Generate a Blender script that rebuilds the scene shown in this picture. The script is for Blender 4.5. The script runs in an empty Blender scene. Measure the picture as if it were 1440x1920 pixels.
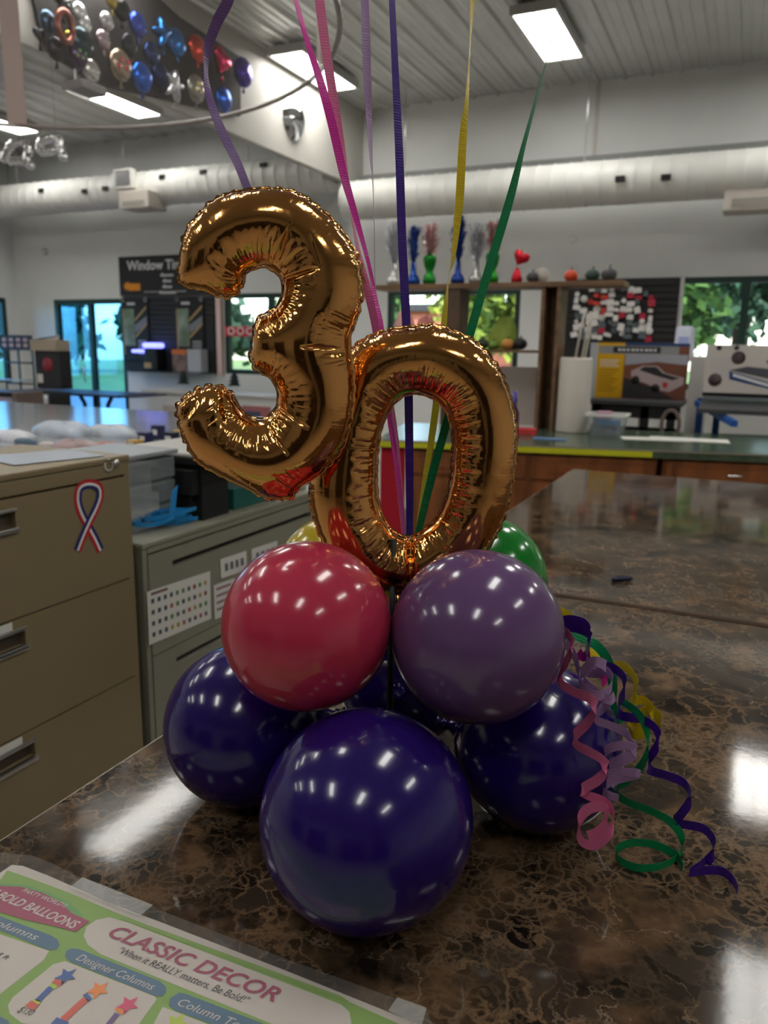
import bpy, bmesh, math, random
import numpy as np
from math import sin, cos, pi, radians, sqrt
from mathutils import Vector, Matrix
from mathutils.geometry import delaunay_2d_cdt

scene = bpy.context.scene
COL = scene.collection
random.seed(7)

# ------------------------------------------------------------------ camera
F = 1440.0
PITCH, AZ, ROLL = radians(12), radians(24.8), radians(1.0)
CAM = np.array([0, 0, 1.59])
E1 = np.array([cos(AZ), sin(AZ), 0.0])          # level direction across the view
EH = np.array([-sin(AZ), cos(AZ), 0.0])         # level direction into the view
EZ = np.array([0, 0, 1.0])
_fw = EH*cos(PITCH) - EZ*sin(PITCH)
_u0 = EZ*cos(PITCH) + EH*sin(PITCH)
_rt = E1*cos(ROLL) + _u0*sin(ROLL)
_up = _u0*cos(ROLL) - E1*sin(ROLL)
cd = bpy.data.cameras.new('camera')
cam = bpy.data.objects.new('camera', cd)
COL.objects.link(cam)
cam.matrix_world = Matrix(((_rt[0], _up[0], -_fw[0], CAM[0]), (_rt[1], _up[1], -_fw[1], CAM[1]),
                           (_rt[2], _up[2], -_fw[2], CAM[2]), (0, 0, 0, 1)))
cd.sensor_fit = 'VERTICAL'; cd.sensor_height = 36; cd.lens = 27
cd.clip_start = .02; cd.clip_end = 300
cd.dof.use_dof = True; cd.dof.focus_distance = .98; cd.dof.aperture_fstop = 5.6
scene.camera = cam

# ------------------------------------------------------------------ world, sun, exposure
LAMP = 7.0            # troffer brightness
scene.view_settings.view_transform = 'Standard'
scene.view_settings.look = 'None'
scene.view_settings.gamma = 1
scene.view_settings.exposure = 1.42
w = bpy.data.worlds.new('sky'); scene.world = w; w.use_nodes = True
nt = w.node_tree
sky = nt.nodes.new('ShaderNodeTexSky'); sky.sky_type = 'NISHITA'
sky.sun_disc = False; sky.sun_elevation = radians(42); sky.sun_rotation = radians(200)
nt.links.new(sky.outputs[0], nt.nodes['Background'].inputs[0])
nt.nodes['Background'].inputs[1].default_value = .36
sl = bpy.data.lights.new('sun', 'SUN'); sl.energy = 2.4; sl.angle = radians(.6); sl.color = (1, .95, .86)
sun = bpy.data.objects.new('sun', sl); COL.objects.link(sun)
sun.rotation_euler = (radians(48), 0, radians(25)); sun.location = (0, -20, 30)
cy = scene.cycles
cy.max_bounces = 8; cy.diffuse_bounces = 4; cy.glossy_bounces = 5; cy.transparent_max_bounces = 12; cy.transmission_bounces = 6
cy.sample_clamp_indirect = 6; cy.caustics_reflective = False; cy.caustics_refractive = False
cy.use_denoising = True

def ray(x, y): return _fw + _rt*((x-720)/F) - _up*((y-960)/F)
def onZ(x, y, Z): d = ray(x, y); return CAM + d*(Z-CAM[2])/d[2]
def onX(x, y, X): d = ray(x, y); return CAM + d*(X-CAM[0])/d[0]
def onY(x, y, Y): d = ray(x, y); return CAM + d*(Y-CAM[1])/d[1]
def onD(x, y, D): d = ray(x, y); return CAM + d*D/(d@EH)      # on the upright plane D metres ahead
def at(x, y, w_): return CAM + ray(x, y)*w_

# ------------------------------------------------------------------ materials
MATS = {}
def mat(name, col, rough=.5, metal=0.0, spec=.5, coat=0, alpha=1, emit=None, es=0, trans=0, ior=1.45, sss=0):
    if name in MATS: return MATS[name]
    m = bpy.data.materials.new(name); m.use_nodes = True
    b = m.node_tree.nodes['Principled BSDF']; I = b.inputs
    I['Base Color'].default_value = (*col, 1); I['Roughness'].default_value = rough
    I['Metallic'].default_value = metal; I['Specular IOR Level'].default_value = spec
    I['Coat Weight'].default_value = coat; I['Coat Roughness'].default_value = .04
    I['Alpha'].default_value = alpha; I['IOR'].default_value = ior
    I['Transmission Weight'].default_value = trans
    if sss: I['Subsurface Weight'].default_value = sss; I['Subsurface Radius'].default_value = (.02, .01, .01)
    if emit: I['Emission Color'].default_value = (*emit, 1); I['Emission Strength'].default_value = es
    MATS[name] = m
    return m
def nodes(m): return m.node_tree.nodes, m.node_tree.links, m.node_tree.nodes['Principled BSDF']
def coords(N, L, scale=(1, 1, 1), loc=(0, 0, 0), rot=(0, 0, 0)):
    g = N.new('ShaderNodeNewGeometry'); mp = N.new('ShaderNodeMapping')
    mp.inputs['Scale'].default_value = scale; mp.inputs['Location'].default_value = loc; mp.inputs['Rotation'].default_value = rot
    L.new(g.outputs['Position'], mp.inputs[0]); return mp.outputs[0]
def ramp(N, L, src, stops):
    r = N.new('ShaderNodeValToRGB'); e = r.color_ramp.elements
    while len(e) < len(stops): e.new(.5)
    for k, (p, c) in zip(e, stops): k.position = p; k.color = (*c, 1) if len(c) == 3 else c
    L.new(src, r.inputs[0]); return r.outputs[0]
def mottled(name, c1, c2, scale=3, rough=.5, bump=0, metal=0, spec=.5, stretch=(1, 1, 1), detail=5, lo=.35, hi=.65):
    if name in MATS: return MATS[name]
    m = mat(name, c1, rough, metal, spec); N, L, b = nodes(m)
    n = N.new('ShaderNodeTexNoise'); n.inputs['Scale'].default_value = scale; n.inputs['Detail'].default_value = detail
    L.new(coords(N, L, stretch), n.inputs['Vector'])
    L.new(ramp(N, L, n.outputs[0], [(lo, c1), (hi, c2)]), b.inputs['Base Color'])
    if bump:
        bp = N.new('ShaderNodeBump'); bp.inputs['Strength'].default_value = bump; bp.inputs['Distance'].default_value = .01
        L.new(n.outputs[0], bp.inputs['Height']); L.new(bp.outputs[0], b.inputs['Normal'])
    return m
def S(r, g, b):      # 8-bit display colour to linear
    f = lambda v: (v/255/12.92) if v/255 <= .04045 else ((v/255+.055)/1.055)**2.4
    return (f(r), f(g), f(b))
def marble():
    m = mat('brown_marble', (.05, .03, .02), .08, 0, .28); N, L, b = nodes(m)
    co = coords(N, L, (1, 1, 1))
    wn = N.new('ShaderNodeTexNoise'); wn.inputs['Scale'].default_value = 9; wn.inputs['Detail'].default_value = 6; wn.inputs['Roughness'].default_value = .6
    L.new(co, wn.inputs['Vector'])
    def warp(amp, seed):
        v = N.new('ShaderNodeVectorMath'); v.operation = 'MULTIPLY_ADD'
        s = N.new('ShaderNodeVectorMath'); s.operation = 'SUBTRACT'; s.inputs[1].default_value = (.5, .5, .5)
        L.new(wn.outputs['Color'], s.inputs[0]); L.new(s.outputs[0], v.inputs[0])
        v.inputs[1].default_value = (amp, amp, amp); L.new(co, v.inputs[2])
        a = N.new('ShaderNodeVectorMath'); a.operation = 'ADD'; a.inputs[1].default_value = seed
        L.new(v.outputs[0], a.inputs[0]); return a.outputs[0]
    def vein(scale, amp, seed, w0, w1):
        v = N.new('ShaderNodeTexVoronoi'); v.feature = 'DISTANCE_TO_EDGE'; v.inputs['Scale'].default_value = scale
        L.new(warp(amp, seed), v.inputs['Vector'])
        return ramp(N, L, v.outputs['Distance'], [(w0, (1, 1, 1)), (w1, (0, 0, 0))])
    big = vein(8, .20, (3, 1, 0), .0, .016)
    mid = vein(21, .15, (7, 2, 0), .0, .085)
    fine = vein(52, .10, (1, 9, 0), .0, .15)
    def noise(scale, seed, stops, detail=4):
        n = N.new('ShaderNodeTexNoise'); n.inputs['Scale'].default_value = scale; n.inputs['Detail'].default_value = detail
        a = N.new('ShaderNodeVectorMath'); a.operation = 'ADD'; a.inputs[1].default_value = seed
        L.new(co, a.inputs[0]); L.new(a.outputs[0], n.inputs['Vector'])
        return ramp(N, L, n.outputs[0], stops)
    dens = noise(5, (5, 5, 0), [(.46, (0, 0, 0)), (.58, (1, 1, 1))])
    dens2 = noise(6.5, (15, 5, 0), [(.46, (.12, .12, .12)), (.60, (1, 1, 1))])
    dens3 = noise(25, (2, 8, 0), [(.35, (0, 0, 0)), (.7, (1, 1, 1))])
    cel = N.new('ShaderNodeTexVoronoi'); cel.inputs['Scale'].default_value = 21; L.new(warp(.15, (7, 2, 0)), cel.inputs['Vector'])
    cs = N.new('ShaderNodeSeparateColor'); L.new(cel.outputs['Color'], cs.inputs[0])
    isl = ramp(N, L, cs.outputs[0], [(.1, (.010, .007, .005)), (.5, (.027, .019, .013)), (.9, (.054, .038, .026))])
    base0 = noise(14, (0, 3, 0), [(.34, (.010, .007, .005)), (.46, (.036, .024, .015)), (.56, (.078, .046, .025)), (.70, (.140, .083, .045))], 8)
    def mul(a, c):
        k = N.new('ShaderNodeMath'); k.operation = 'MULTIPLY'; L.new(a, k.inputs[0]); L.new(c, k.inputs[1]); return k.outputs[0]
    def mx(fac, a, c, lim=1.0):
        k = N.new('ShaderNodeMix'); k.data_type = 'RGBA'
        f = N.new('ShaderNodeMath'); f.operation = 'MULTIPLY'; f.inputs[1].default_value = lim; L.new(fac, f.inputs[0])
        L.new(f.outputs[0], k.inputs[0]); L.new(a, k.inputs[6])
        if isinstance(c, tuple): k.inputs[7].default_value = (*c, 1)
        else: L.new(c, k.inputs[7])
        return k.outputs[2]
    base = mx(noise(9, (4, 4, 4), [(.45, (1, 1, 1)), (.55, (0, 0, 0))]), base0, isl, .9)
    c = mx(mul(fine, dens), base, (.17, .108, .062), .75)
    c = mx(mul(mid, dens2), c, (.185, .112, .060), .8)
    c = mx(mul(big, dens3), c, (.30, .21, .14), .75)
    L.new(c, b.inputs['Base Color'])
    rn = N.new('ShaderNodeTexNoise'); rn.inputs['Scale'].default_value = 60; L.new(co, rn.inputs['Vector'])
    bp = N.new('ShaderNodeBump'); bp.inputs['Strength'].default_value = .02; bp.inputs['Distance'].default_value = .002
    L.new(rn.outputs[0], bp.inputs['Height']); L.new(bp.outputs[0], b.inputs['Normal'])
    return m
def glass_pane(name, tint, refl=.12):
    m = bpy.data.materials.new(name); m.use_nodes = True; N = m.node_tree.nodes; L = m.node_tree.links
    N.remove(N['Principled BSDF']); t = N.new('ShaderNodeBsdfTransparent'); t.inputs[0].default_value = (*tint, 1)
    g = N.new('ShaderNodeBsdfGlossy'); g.inputs['Roughness'].default_value = .02
    mix = N.new('ShaderNodeMixShader'); fr = N.new('ShaderNodeFresnel'); fr.inputs[0].default_value = 1.35
    L.new(fr.outputs[0], mix.inputs[0]); L.new(t.outputs[0], mix.inputs[1]); L.new(g.outputs[0], mix.inputs[2])
    L.new(mix.outputs[0], N['Material Output'].inputs[0]); MATS[name] = m; return m
def film(name, alpha, col=(.8, .8, .8), rough=.08):
    m = mat(name, col, rough, 0, .8, alpha=alpha); return m

# ------------------------------------------------------------------ mesh helpers
class MB:
    """collects shapes; build() links them as ONE mesh object"""
    def __init__(s): s.v = []; s.f = []; s.mi = []; s.sm = []
    def add(s, verts, faces, mi=0, smooth=False):
        k = len(s.v); s.v += [tuple(map(float, p)) for p in verts]
        s.f += [tuple(i+k for i in f) for f in faces]; s.mi += [mi]*len(faces); s.sm += [smooth]*len(faces); return s
    def box(s, lo, hi, mi=0, bev=0, rz=0, c=None):
        lo = np.array(lo, float); hi = np.array(hi, float); bev = min(bev, *(abs(hi-lo)/2.2))
        if bev <= 0:
            V = [(x, y, z) for z in (lo[2], hi[2]) for y in (lo[1], hi[1]) for x in (lo[0], hi[0])]
            Fc = [(0, 2, 3, 1), (4, 5, 7, 6), (0, 1, 5, 4), (2, 6, 7, 3), (0, 4, 6, 2), (1, 3, 7, 5)]
        else:
            bm = bmesh.new(); bmesh.ops.create_cube(bm, size=1)
            for v in bm.verts: v.co = Vector([(lo[i]+hi[i])/2 + v.co[i]*(hi[i]-lo[i]) for i in range(3)])
            bmesh.ops.bevel(bm, geom=bm.edges[:], offset=bev, segments=2, affect='EDGES', profile=.6)
            V = [tuple(v.co) for v in bm.verts]; Fc = [tuple(v.index for v in f.verts) for f in bm.faces]; bm.free()
        if rz:
            c = ((lo+hi)/2 if c is None else np.array(c)); R = [(cos(rz), -sin(rz)), (sin(rz), cos(rz))]
            V = [(c[0]+(x-c[0])*R[0][0]+(y-c[1])*R[0][1], c[1]+(x-c[0])*R[1][0]+(y-c[1])*R[1][1], z) for x, y, z in V]
        return s.add(V, Fc, mi)
    def obox(s, o, a, b, c, mi=0):      # oblique box from a corner and three edge vectors
        o, a, b, c = map(lambda q: np.array(q, float), (o, a, b, c))
        V = [o, o+a, o+b, o+a+b, o+c, o+a+c, o+b+c, o+a+b+c]
        return s.add(V, [(0, 2, 3, 1), (4, 5, 7, 6), (0, 1, 5, 4), (2, 6, 7, 3), (0, 4, 6, 2), (1, 3, 7, 5)], mi)
    def tube(s, pts, r, n=10, mi=0, closed=False, caps=True):
        P = [np.array(p, float) for p in pts]; m = len(P); rr = r if hasattr(r, '__len__') else [r]*m
        V = []; prev = None
        for i in range(m):
            t = (P[(i+1) % m]-P[i-1]) if closed or 0 < i < m-1 else (P[1]-P[0] if i == 0 else P[-1]-P[-2])
            t = t/(np.linalg.norm(t)+1e-12)
            if prev is None: prev = np.cross(t, [0, 0, 1.0] if abs(t[2]) < .9 else [1.0, 0, 0])
            a = prev - t*(prev@t); a /= np.linalg.norm(a)+1e-12; prev = a; b = np.cross(t, a)
            V += [P[i]+(a*cos(2*pi*k/n)+b*sin(2*pi*k/n))*rr[i] for k in range(n)]
        Fc = [(i*n+k, i*n+(k+1) % n, ((i+1) % m)*n+(k+1) % n, ((i+1) % m)*n+k) for i in range(m if closed else m-1) for k in range(n)]
        s.add(V, Fc, mi, True)
        if caps and not closed: s.add([], [], mi); k0 = len(s.v)-len(V); s.f += [tuple(range(k0+n-1, k0-1, -1)), tuple(range(k0+(m-1)*n, k0+m*n))]; s.mi += [mi]*2; s.sm += [False]*2
        return s
    def lathe(s, prof, o=(0, 0, 0), n=32, mi=0, axis=None):
        o = np.array(o, float); A = np.array(axis if axis is not None else (0, 0, 1.0), float); A /= np.linalg.norm(A)
        X = np.cross(A, [0, 0, 1.0] if abs(A[2]) < .9 else [1.0, 0, 0]); X /= np.linalg.norm(X); Y = np.cross(A, X)
        V = [o+A*h+(X*cos(2*pi*k/n)+Y*sin(2*pi*k/n))*r for r, h in prof for k in range(n)]
        Fc = [(i*n+k, i*n+(k+1) % n, (i+1)*n+(k+1) % n, (i+1)*n+k) for i in range(len(prof)-1) for k in range(n)]
        return s.add(V, Fc, mi, True)
    def quad(s, a, b, c, d, mi=0): return s.add([a, b, c, d], [(0, 1, 2, 3)], mi)
    def poly(s, pts, mi=0): return s.add(pts, [tuple(range(len(pts)))], mi)
    def prism(s, pts, ext, mi=0):
        P = [np.array(p, float) for p in pts]; e = np.array(ext, float); n = len(P)
        return s.add(P+[p+e for p in P], [tuple(range(n-1, -1, -1)), tuple(range(n, 2*n))]+[(i, (i+1) % n, n+(i+1) % n, n+i) for i in range(n)], mi)
    def build(s, name, mats, parent=None, sub=0, solid=0, origin=None):
        me = bpy.data.meshes.new(name); V = s.v
        if origin is not None: V = [(x-origin[0], y-origin[1], z-origin[2]) for x, y, z in V]
        me.from_pydata(V, [], s.f)
        for m in (mats if isinstance(mats, (list, tuple)) else [mats]): me.materials.append(m)
        me.polygons.foreach_set('material_index', s.mi); me.polygons.foreach_set('use_smooth', s.sm); me.update()
        o = bpy.data.objects.new(name, me); COL.objects.link(o)
        if origin is not None: o.location = origin
        if parent is not None: o.parent = parent
        if solid: md = o.modifiers.new('solid', 'SOLIDIFY'); md.thickness = solid; md.offset = 0
        if sub: md = o.modifiers.new('sub', 'SUBSURF'); md.levels = sub; md.render_levels = sub
        return o
def tag(o, label, cat, group=None, kind=None):
    o['label'] = label; o['category'] = cat
    if group: o['group'] = group
    if kind: o['kind'] = kind
    return o
def struct(o, label=None): o['kind'] = 'structure'; return o
def thing(name, label, cat, loc=(0, 0, 0), group=None):
    o = bpy.data.objects.new(name, None); COL.objects.link(o); o.location = [float(q) for q in loc]; o.empty_display_size = .05
    return tag(o, label, cat, group)
def part(mb, name, mats, parent, label=None, **k):     # world-space shape under a placed empty
    ox = Vector(parent.location); p = parent.parent
    while p is not None: ox += Vector(p.location); p = p.parent
    mb.v = [(x-ox[0], y-ox[1], z-ox[2]) for x, y, z in mb.v]
    o = mb.build(name, mats, parent, **k)
    if label: o['label'] = label
    return o
def text_mesh(body, size, origin, ex, ey, thick=.0006, bold=0, shear=0, align='LEFT', space=1):
    """lettering laid flat on a surface: ex along the line, ey up the letters"""
    cu = bpy.data.curves.new('t', 'FONT'); cu.body = body; cu.size = size; cu.extrude = 0; cu.offset = bold; cu.shear = shear
    cu.align_x = align; cu.resolution_u = 3; cu.space_character = space
    to = bpy.data.objects.new('t', cu); COL.objects.link(to)
    bpy.context.view_layer.update(); dg = bpy.context.evaluated_depsgraph_get()
    me = to.evaluated_get(dg).to_mesh()
    ex = np.array(ex, float); ey = np.array(ey, float); ex /= np.linalg.norm(ex); ey /= np.linalg.norm(ey); nz = np.cross(ex, ey)
    o = np.array(origin, float)
    V = [o+ex*v.co.x+ey*v.co.y+nz*thick for v in me.vertices]; Fc = [tuple(p.vertices) for p in me.polygons]
    to.evaluated_get(dg).to_mesh_clear(); bpy.data.objects.remove(to); bpy.data.curves.remove(cu)
    return V, Fc

# ================================================================== the room
CEIL = 4.72; WY = 10.0; WL = -11.83; WR = 6.5; WF = -8.0; TT = .91
white_wall = mottled('white_wall', S(222, 223, 221), S(216, 217, 215), 1.5, .55)
wall_grey = mottled('upper_wall_grey', S(205, 201, 194), S(198, 195, 188), 1.2, .6)
ceil_m = mottled('ceiling_metal', S(214, 214, 211), S(206, 206, 203), 2, .36, metal=.45, spec=.6)
floor_m = mottled('floor_tile', S(176, 168, 156), S(160, 152, 142), 2.5, .3)
green_frame = mat('green_window_frame', S(18, 52, 46), .4)
pane_clear = glass_pane('clear_glass', (.93, .96, .95))
pane_blue = glass_pane('blue_tinted_glass', (.42, .74, 1.0))
black = mat('black_plastic', S(22, 22, 24), .45)
charcoal = mat('charcoal_board', S(38, 38, 41), .6)
steel = mat('brushed_steel', (.6, .6, .6), .3, 1)
chrome = mat('chrome', (.8, .8, .8), .12, 1)
duct_m = mottled('duct_paint', S(228, 227, 221), S(222, 222, 217), 3, .42)

b = MB().box((WL-.2, WF-.2, -.1), (WR+.2, WY+.2, 0)); struct(b.build('floor', floor_m))
# ribbed metal ceiling, ribs running towards the windows
prof = []; x = WL-.2
while x < WR+.2:
    prof += [(x, 0), (x+.012, -.034), (x+.034, -.034), (x+.050, 0), (x+.110, 0), (x+.122, -.012), (x+.140, 0), (x+.205, 0), (x+.217, -.012), (x+.235, 0)]
    x += .305
b = MB(); V = [(px, yy, CEIL+dz) for yy in (WF-.2, WY+.2) for px, dz in prof]; n = len(prof)
b.add(V, [(i, i+1, n+i+1, n+i) for i in range(n-1)])
b.box((WL-.2, WF-.2, CEIL+.002), (WR+.2, WY+.2, CEIL+.12)); struct(b.build('ceiling', ceil_m))

def wall_cells(b, u0, u1, z0, z1, holes, f):
    us = sorted({u0, u1, *[h[0] for h in holes], *[h[1] for h in holes]}); zs = sorted({z0, z1, *[h[2] for h in holes], *[h[3] for h in holes]})
    for a, c in zip(us, us[1:]):
        for d, e in zip(zs, zs[1:]):
            if not any(h[0] <= (a+c)/2 <= h[1] and h[2] <= (d+e)/2 <= h[3] for h in holes): f(b, a, c, d, e)
BACK = [(-10.96, -9.38, 0, 2.32), (-7.38, -5.75, 1.17, 2.37), (-4.62, -2.74, 1.17, 2.38), (-.88, 2.6, 1.17, 2.47)]
b = MB(); wall_cells(b, WL-.2, WR+.2, 0, CEIL, BACK, lambda b, a, c, d, e: b.box((a, WY, d), (c, WY+.18, e), 1 if d > 3.9 else 0))
struct(b.build('wall_back', [white_wall, wall_grey]))
b = MB(); wall_cells(b, WF, WY, 0, CEIL, [(7.6, 9.75, .9, 2.34)], lambda b, a, c, d, e: b.box((WL-.18, a, d), (WL, c, e)))
struct(b.build('wall_left', white_wall))
b = MB().box((WR, WF, 0), (WR+.18, WY, CEIL)); struct(b.build('wall_right', white_wall))
b = MB().box((WL-.2, WF-.18, 0), (WR+.2, WF, CEIL)); struct(b.build('wall_front', white_wall))
# deep wall panel that hangs from the ceiling, and the ledge over the duct
b = MB().box((-5.10, 1.2, 3.72), (-5.02, WY, CEIL-.001)); struct(b.build('trim_1', wall_grey))
b = MB().box((-5.01, WY-.16, 3.72), (WR, WY, 3.86)); struct(b.build('trim_2', mat('ledge_grey', S(138, 140, 138), .5)))
b = MB().box((WL, WY-.16, 4.10), (-5.11, WY, 4.16)); struct(b.build('trim_3', MATS['ledge_grey']))
q = onY(1117, 220, WY-.03); b = MB().box((q[0]-.02, WY-.03, 3.861), (q[0]+.02, WY, CEIL-.04)); struct(b.build('trim_4', wall_grey))

def window(name, x0, x1, z0, z1, mull, pane, bars=(), fr=.07):
    r = bpy.data.objects.new(name, None); COL.objects.link(r); r.location = ((x0+x1)/2, WY, z0); struct(r)
    b = MB(); y0, y1 = WY+.0, WY+.09
    b.box((x0, y0, z0), (x0+fr, y1, z1)).box((x1-fr, y0, z0), (x1, y1, z1)).box((x0+fr, y0, z1-fr), (x1-fr, y1, z1)).box((x0+fr, y0, z0), (x1-fr, y1, z0+fr))
    for m in mull: b.box((m-.04, y0, z0+fr), (m+.04, y1, z1-fr))
    part(b, 'frame', green_frame, r)
    xs = [x0+fr]+[c for m in mull for c in (m-.04, m+.04)]+[x1-fr]
    for a, c in zip(xs[::2], xs[1::2]): part(MB().box((a, WY+.04, z0+fr), (c, WY+.048, z1-fr)), 'pane', pane, r)
    return r
d1 = window('door_1', -10.96, -9.38, 0.002, 2.32, [onY(171, 640, WY)[0]], pane_blue, fr=.08)
hb = MB().tube([(-10.28, 9.96, .95), (-10.28, 9.93, .97), (-10.28, 9.93, 1.2), (-10.28, 9.96, 1.22)], .014); part(hb, 'handle', steel, d1)
window('window_1', *BACK[1], [-6.55], pane_clear); window('window_2', *BACK[2], [-3.75], pane_clear)
window('window_3', *BACK[3], [onY(1396, 580, WY)[0], 1.4], pane_clear)
r = bpy.data.objects.new('window_4', None); COL.objects.link(r); r.location = (WL, 8.67, .9); struct(r)
b = MB(); X0, X1 = WL-.09, WL
for lo, hi in (((X0, 7.6, .9), (X1, 7.68, 2.34)), ((X0, 9.67, .9), (X1, 9.75, 2.34)), ((X0, 7.68, .9), (X1, 9.67, .97)), ((X0, 7.68, 2.27), (X1, 9.67, 2.34)), ((X0, 8.63, .97), (X1, 8.71, 2.27))): b.box(lo, hi)
part(b, 'frame', green_frame, r)
part(MB().box((WL-.05, 7.68, .97), (WL-.042, 8.63, 2.27)), 'pane', pane_blue, r); part(MB().box((WL-.05, 8.71, .97), (WL-.042, 9.67, 2.27)), 'pane', pane_blue, r)

# ------------------------------------------------------------------ ceiling lights
lens_m = mat('light_lens', (1, 1, .97), .5, emit=(1.0, .985, .93), es=LAMP)
frame_w = mat('light_frame', S(190, 190, 186), .4)
NROW = 4
fx = {'X': [-9.95, -7.68, -4.74, -2.10, .5, 3.15]}
first = None; seen = {(0, 0): 'bright ceiling light panel at the far left over the silver letter balloons',
    (1, 0): 'bright ceiling light panel just below the board of foil balloons',
    (2, 0): 'bright ceiling light panel behind the pink and magenta ribbons',
    (3, 0): 'bright ceiling light panel near the top right, crossed by the green ribbon'}
def light(xc, yc, label):
    t = thing('ceiling_light', label, 'ceiling light', (xc, yc, CEIL-.035), 'ceiling light panels')
    hx, hy, z0 = .19, .62, CEIL-.12
    b = MB().box((xc-hx-.03, yc-hy-.03, z0), (xc-hx, yc+hy+.03, CEIL-.036)).box((xc+hx, yc-hy-.03, z0), (xc+hx+.03, yc+hy+.03, CEIL-.036))
    b.box((xc-hx, yc-hy-.03, z0), (xc+hx, yc-hy, CEIL-.036)).box((xc-hx, yc+hy, z0), (xc+hx, yc+hy+.03, CEIL-.036)).box((xc-.006, yc-hy, z0+.004), (xc+.006, yc+hy, z0+.03)).box((xc-hx, yc-hy, CEIL-.05), (xc+hx, yc+hy, CEIL-.037))
    part(b, 'frame', frame_w, t)
    for s in (-1, 1): part(MB().box((xc+s*.006 if s > 0 else xc-hx, yc-hy, z0+.008), (xc+hx if s > 0 else xc-.006, yc+hy, z0+.02)), 'lens', lens_m, t)
    return t
YR = [8.22, 5.0, 1.45, -2.1]
for j, yc in enumerate(YR):
    for i, xc in enumerate(fx['X']):
        near = ['in the row nearest the windows', 'in the second row from the windows', 'in the middle row above the island', 'in the row behind the island', 'in the rearmost row'][j]
        lab = seen.get((i, j), 'ceiling light panel out of view %s, %s' % (near, ['far left', 'left', 'left of centre', 'centre', 'right', 'far right'][i]))
        light(xc, yc, lab)

# ------------------------------------------------------------------ ducts and wall boxes
def duct(name, x0, x1, z, r, label, holes, Y=9.3):
    t = thing(name, label, 'air duct', ((x0+x1)/2, Y, z-r))
    prof = [(0, 0)]; h = 0; L = x1-x0
    while h < L: prof += [(r, h), (r, min(L, h+.155)), (r+.008, min(L, h+.165)), (r, min(L, h+.175))]; h += .18
    prof += [(r, L), (0, L)]
    part(MB().lathe(prof, (x0, Y, z), 40, axis=(1, 0, 0)), 'duct_pipe', duct_m, t)
    for (a, c) in holes:
        q = onY(a, c, Y-r*.93); v = np.array([0, q[1]-Y, q[2]-z]); v = v/np.linalg.norm(v)*r; p = np.array([q[0], Y+v[1], z+v[2]])
        part(MB().box(p-[.05, .03, .03], p+[.05, .012, .03], bev=.006), 'air_nozzle', black, t, 'black air nozzle')
    for xx in np.arange(x0+.8, x1, 2.2): part(MB().tube([(xx, Y, z+r-.01), (xx, Y, CEIL-.036)], .008, 6), 'hanger_rod', steel, t)
    return t
duct('air_duct', -4.90, 6.3, 3.435, .235, 'long white spiral air duct above the wooden shelf, right of the corner', [(1163, 336), (1249, 333)])
duct('air_duct', -11.6, -5.14, 3.80, .235, 'white spiral air duct at left above the black sign with small round nozzles', [(79, 358), (161, 359), (200, 354), (305, 332), (381, 322), (493, 308)])
q = onY(232, 335, 9.0)
t = thing('air_register', 'small square white air register with grey louvres on the left duct', 'vent', (q[0], 9.04, q[2]-.13))
part(MB().box(q-[.16, .03, .13], q+[.16, .08, .13], bev=.01), 'frame', duct_m, t)
b = MB(); [b.box(q+[-.12+.048*i, -.036, -.09], q+[-.09+.048*i, -.031, .09]) for i in range(6)]
part(MB().box(q-[.125, .034, .1], q+[.125, -.029, .1]), 'opening', charcoal, t); part(b, 'louvre', steel, t)
q = onY(268, 378, 9.1); b = MB().box(q-[.27, .2, .12], q+[.27, .2, .12], bev=.02)
t = thing('wall_heater', 'beige box unit hanging below the left air duct', 'heater', q-[0, 0, .12]); part(b, 'housing', mat('beige_metal', S(196, 188, 178), .5), t)
part(MB().box(q-[.2, .206, .08], q+[.2, -.199, -.02]), 'grille', mat('beige_dark', S(150, 144, 136), .6), t); part(MB().box(q+[-.02, -.02, .12], q+[.02, .02, .25]), 'bracket', steel, t)
q = onY(1412, 379, 9.3); q[2] -= .0
t = thing('wall_heater', 'beige box unit at the far right edge under the air duct', 'heater', q-[0, 0, .11])
part(MB().box(q-[.28, .15, .10], q+[.9, .2, .11], bev=.02), 'housing', MATS['beige_metal'], t); part(MB().box(q+[-.2, -.156, -.07], q+[.8, -.149, .02]), 'grille', MATS['beige_dark'], t)
part(MB().box(q+[.2, .199, -.05], q+[.4, .69, .05]), 'bracket', steel, t)
# convex mirror on the hanging panel
q = onX(553, 228, -5.0)
t = thing('convex_mirror', 'round convex security mirror on the hanging wall panel', 'mirror', q)
prof = [(.0, .13), (.07, .122), (.14, .10), (.20, .065), (.24, .015)]
part(MB().lathe(prof, q-[.045, 0, 0], 40, axis=(1, 0, -.15)), 'mirror_dome', mat('mirror', (.75, .76, .78), .06, 1), t)
part(MB().lathe([(.24, .015), (.262, .012), (.262, -.01), (0, -.01)], q-[.045, 0, 0], 40, axis=(1, 0, -.15)), 'rim', steel, t)
# sprinkler head / detector dots on the white wall
for (a, c, l) in ((85, 472, 'small grey sensor high on the white wall left of the black sign'), (1075, 448, 'pale round sensor on the wall above the green pumpkin')):
    q = onY(a, c, WY); tag(MB().lathe([(0, .0), (.05, 0), (.05, .02), (.03, .035), (0, .035)], (q[0], WY, q[2]), 20, axis=(0, -1, 0)).build('wall_sensor', steel if a < 100 else duct_m, origin=tuple(q)), l, 'sensor')

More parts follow.
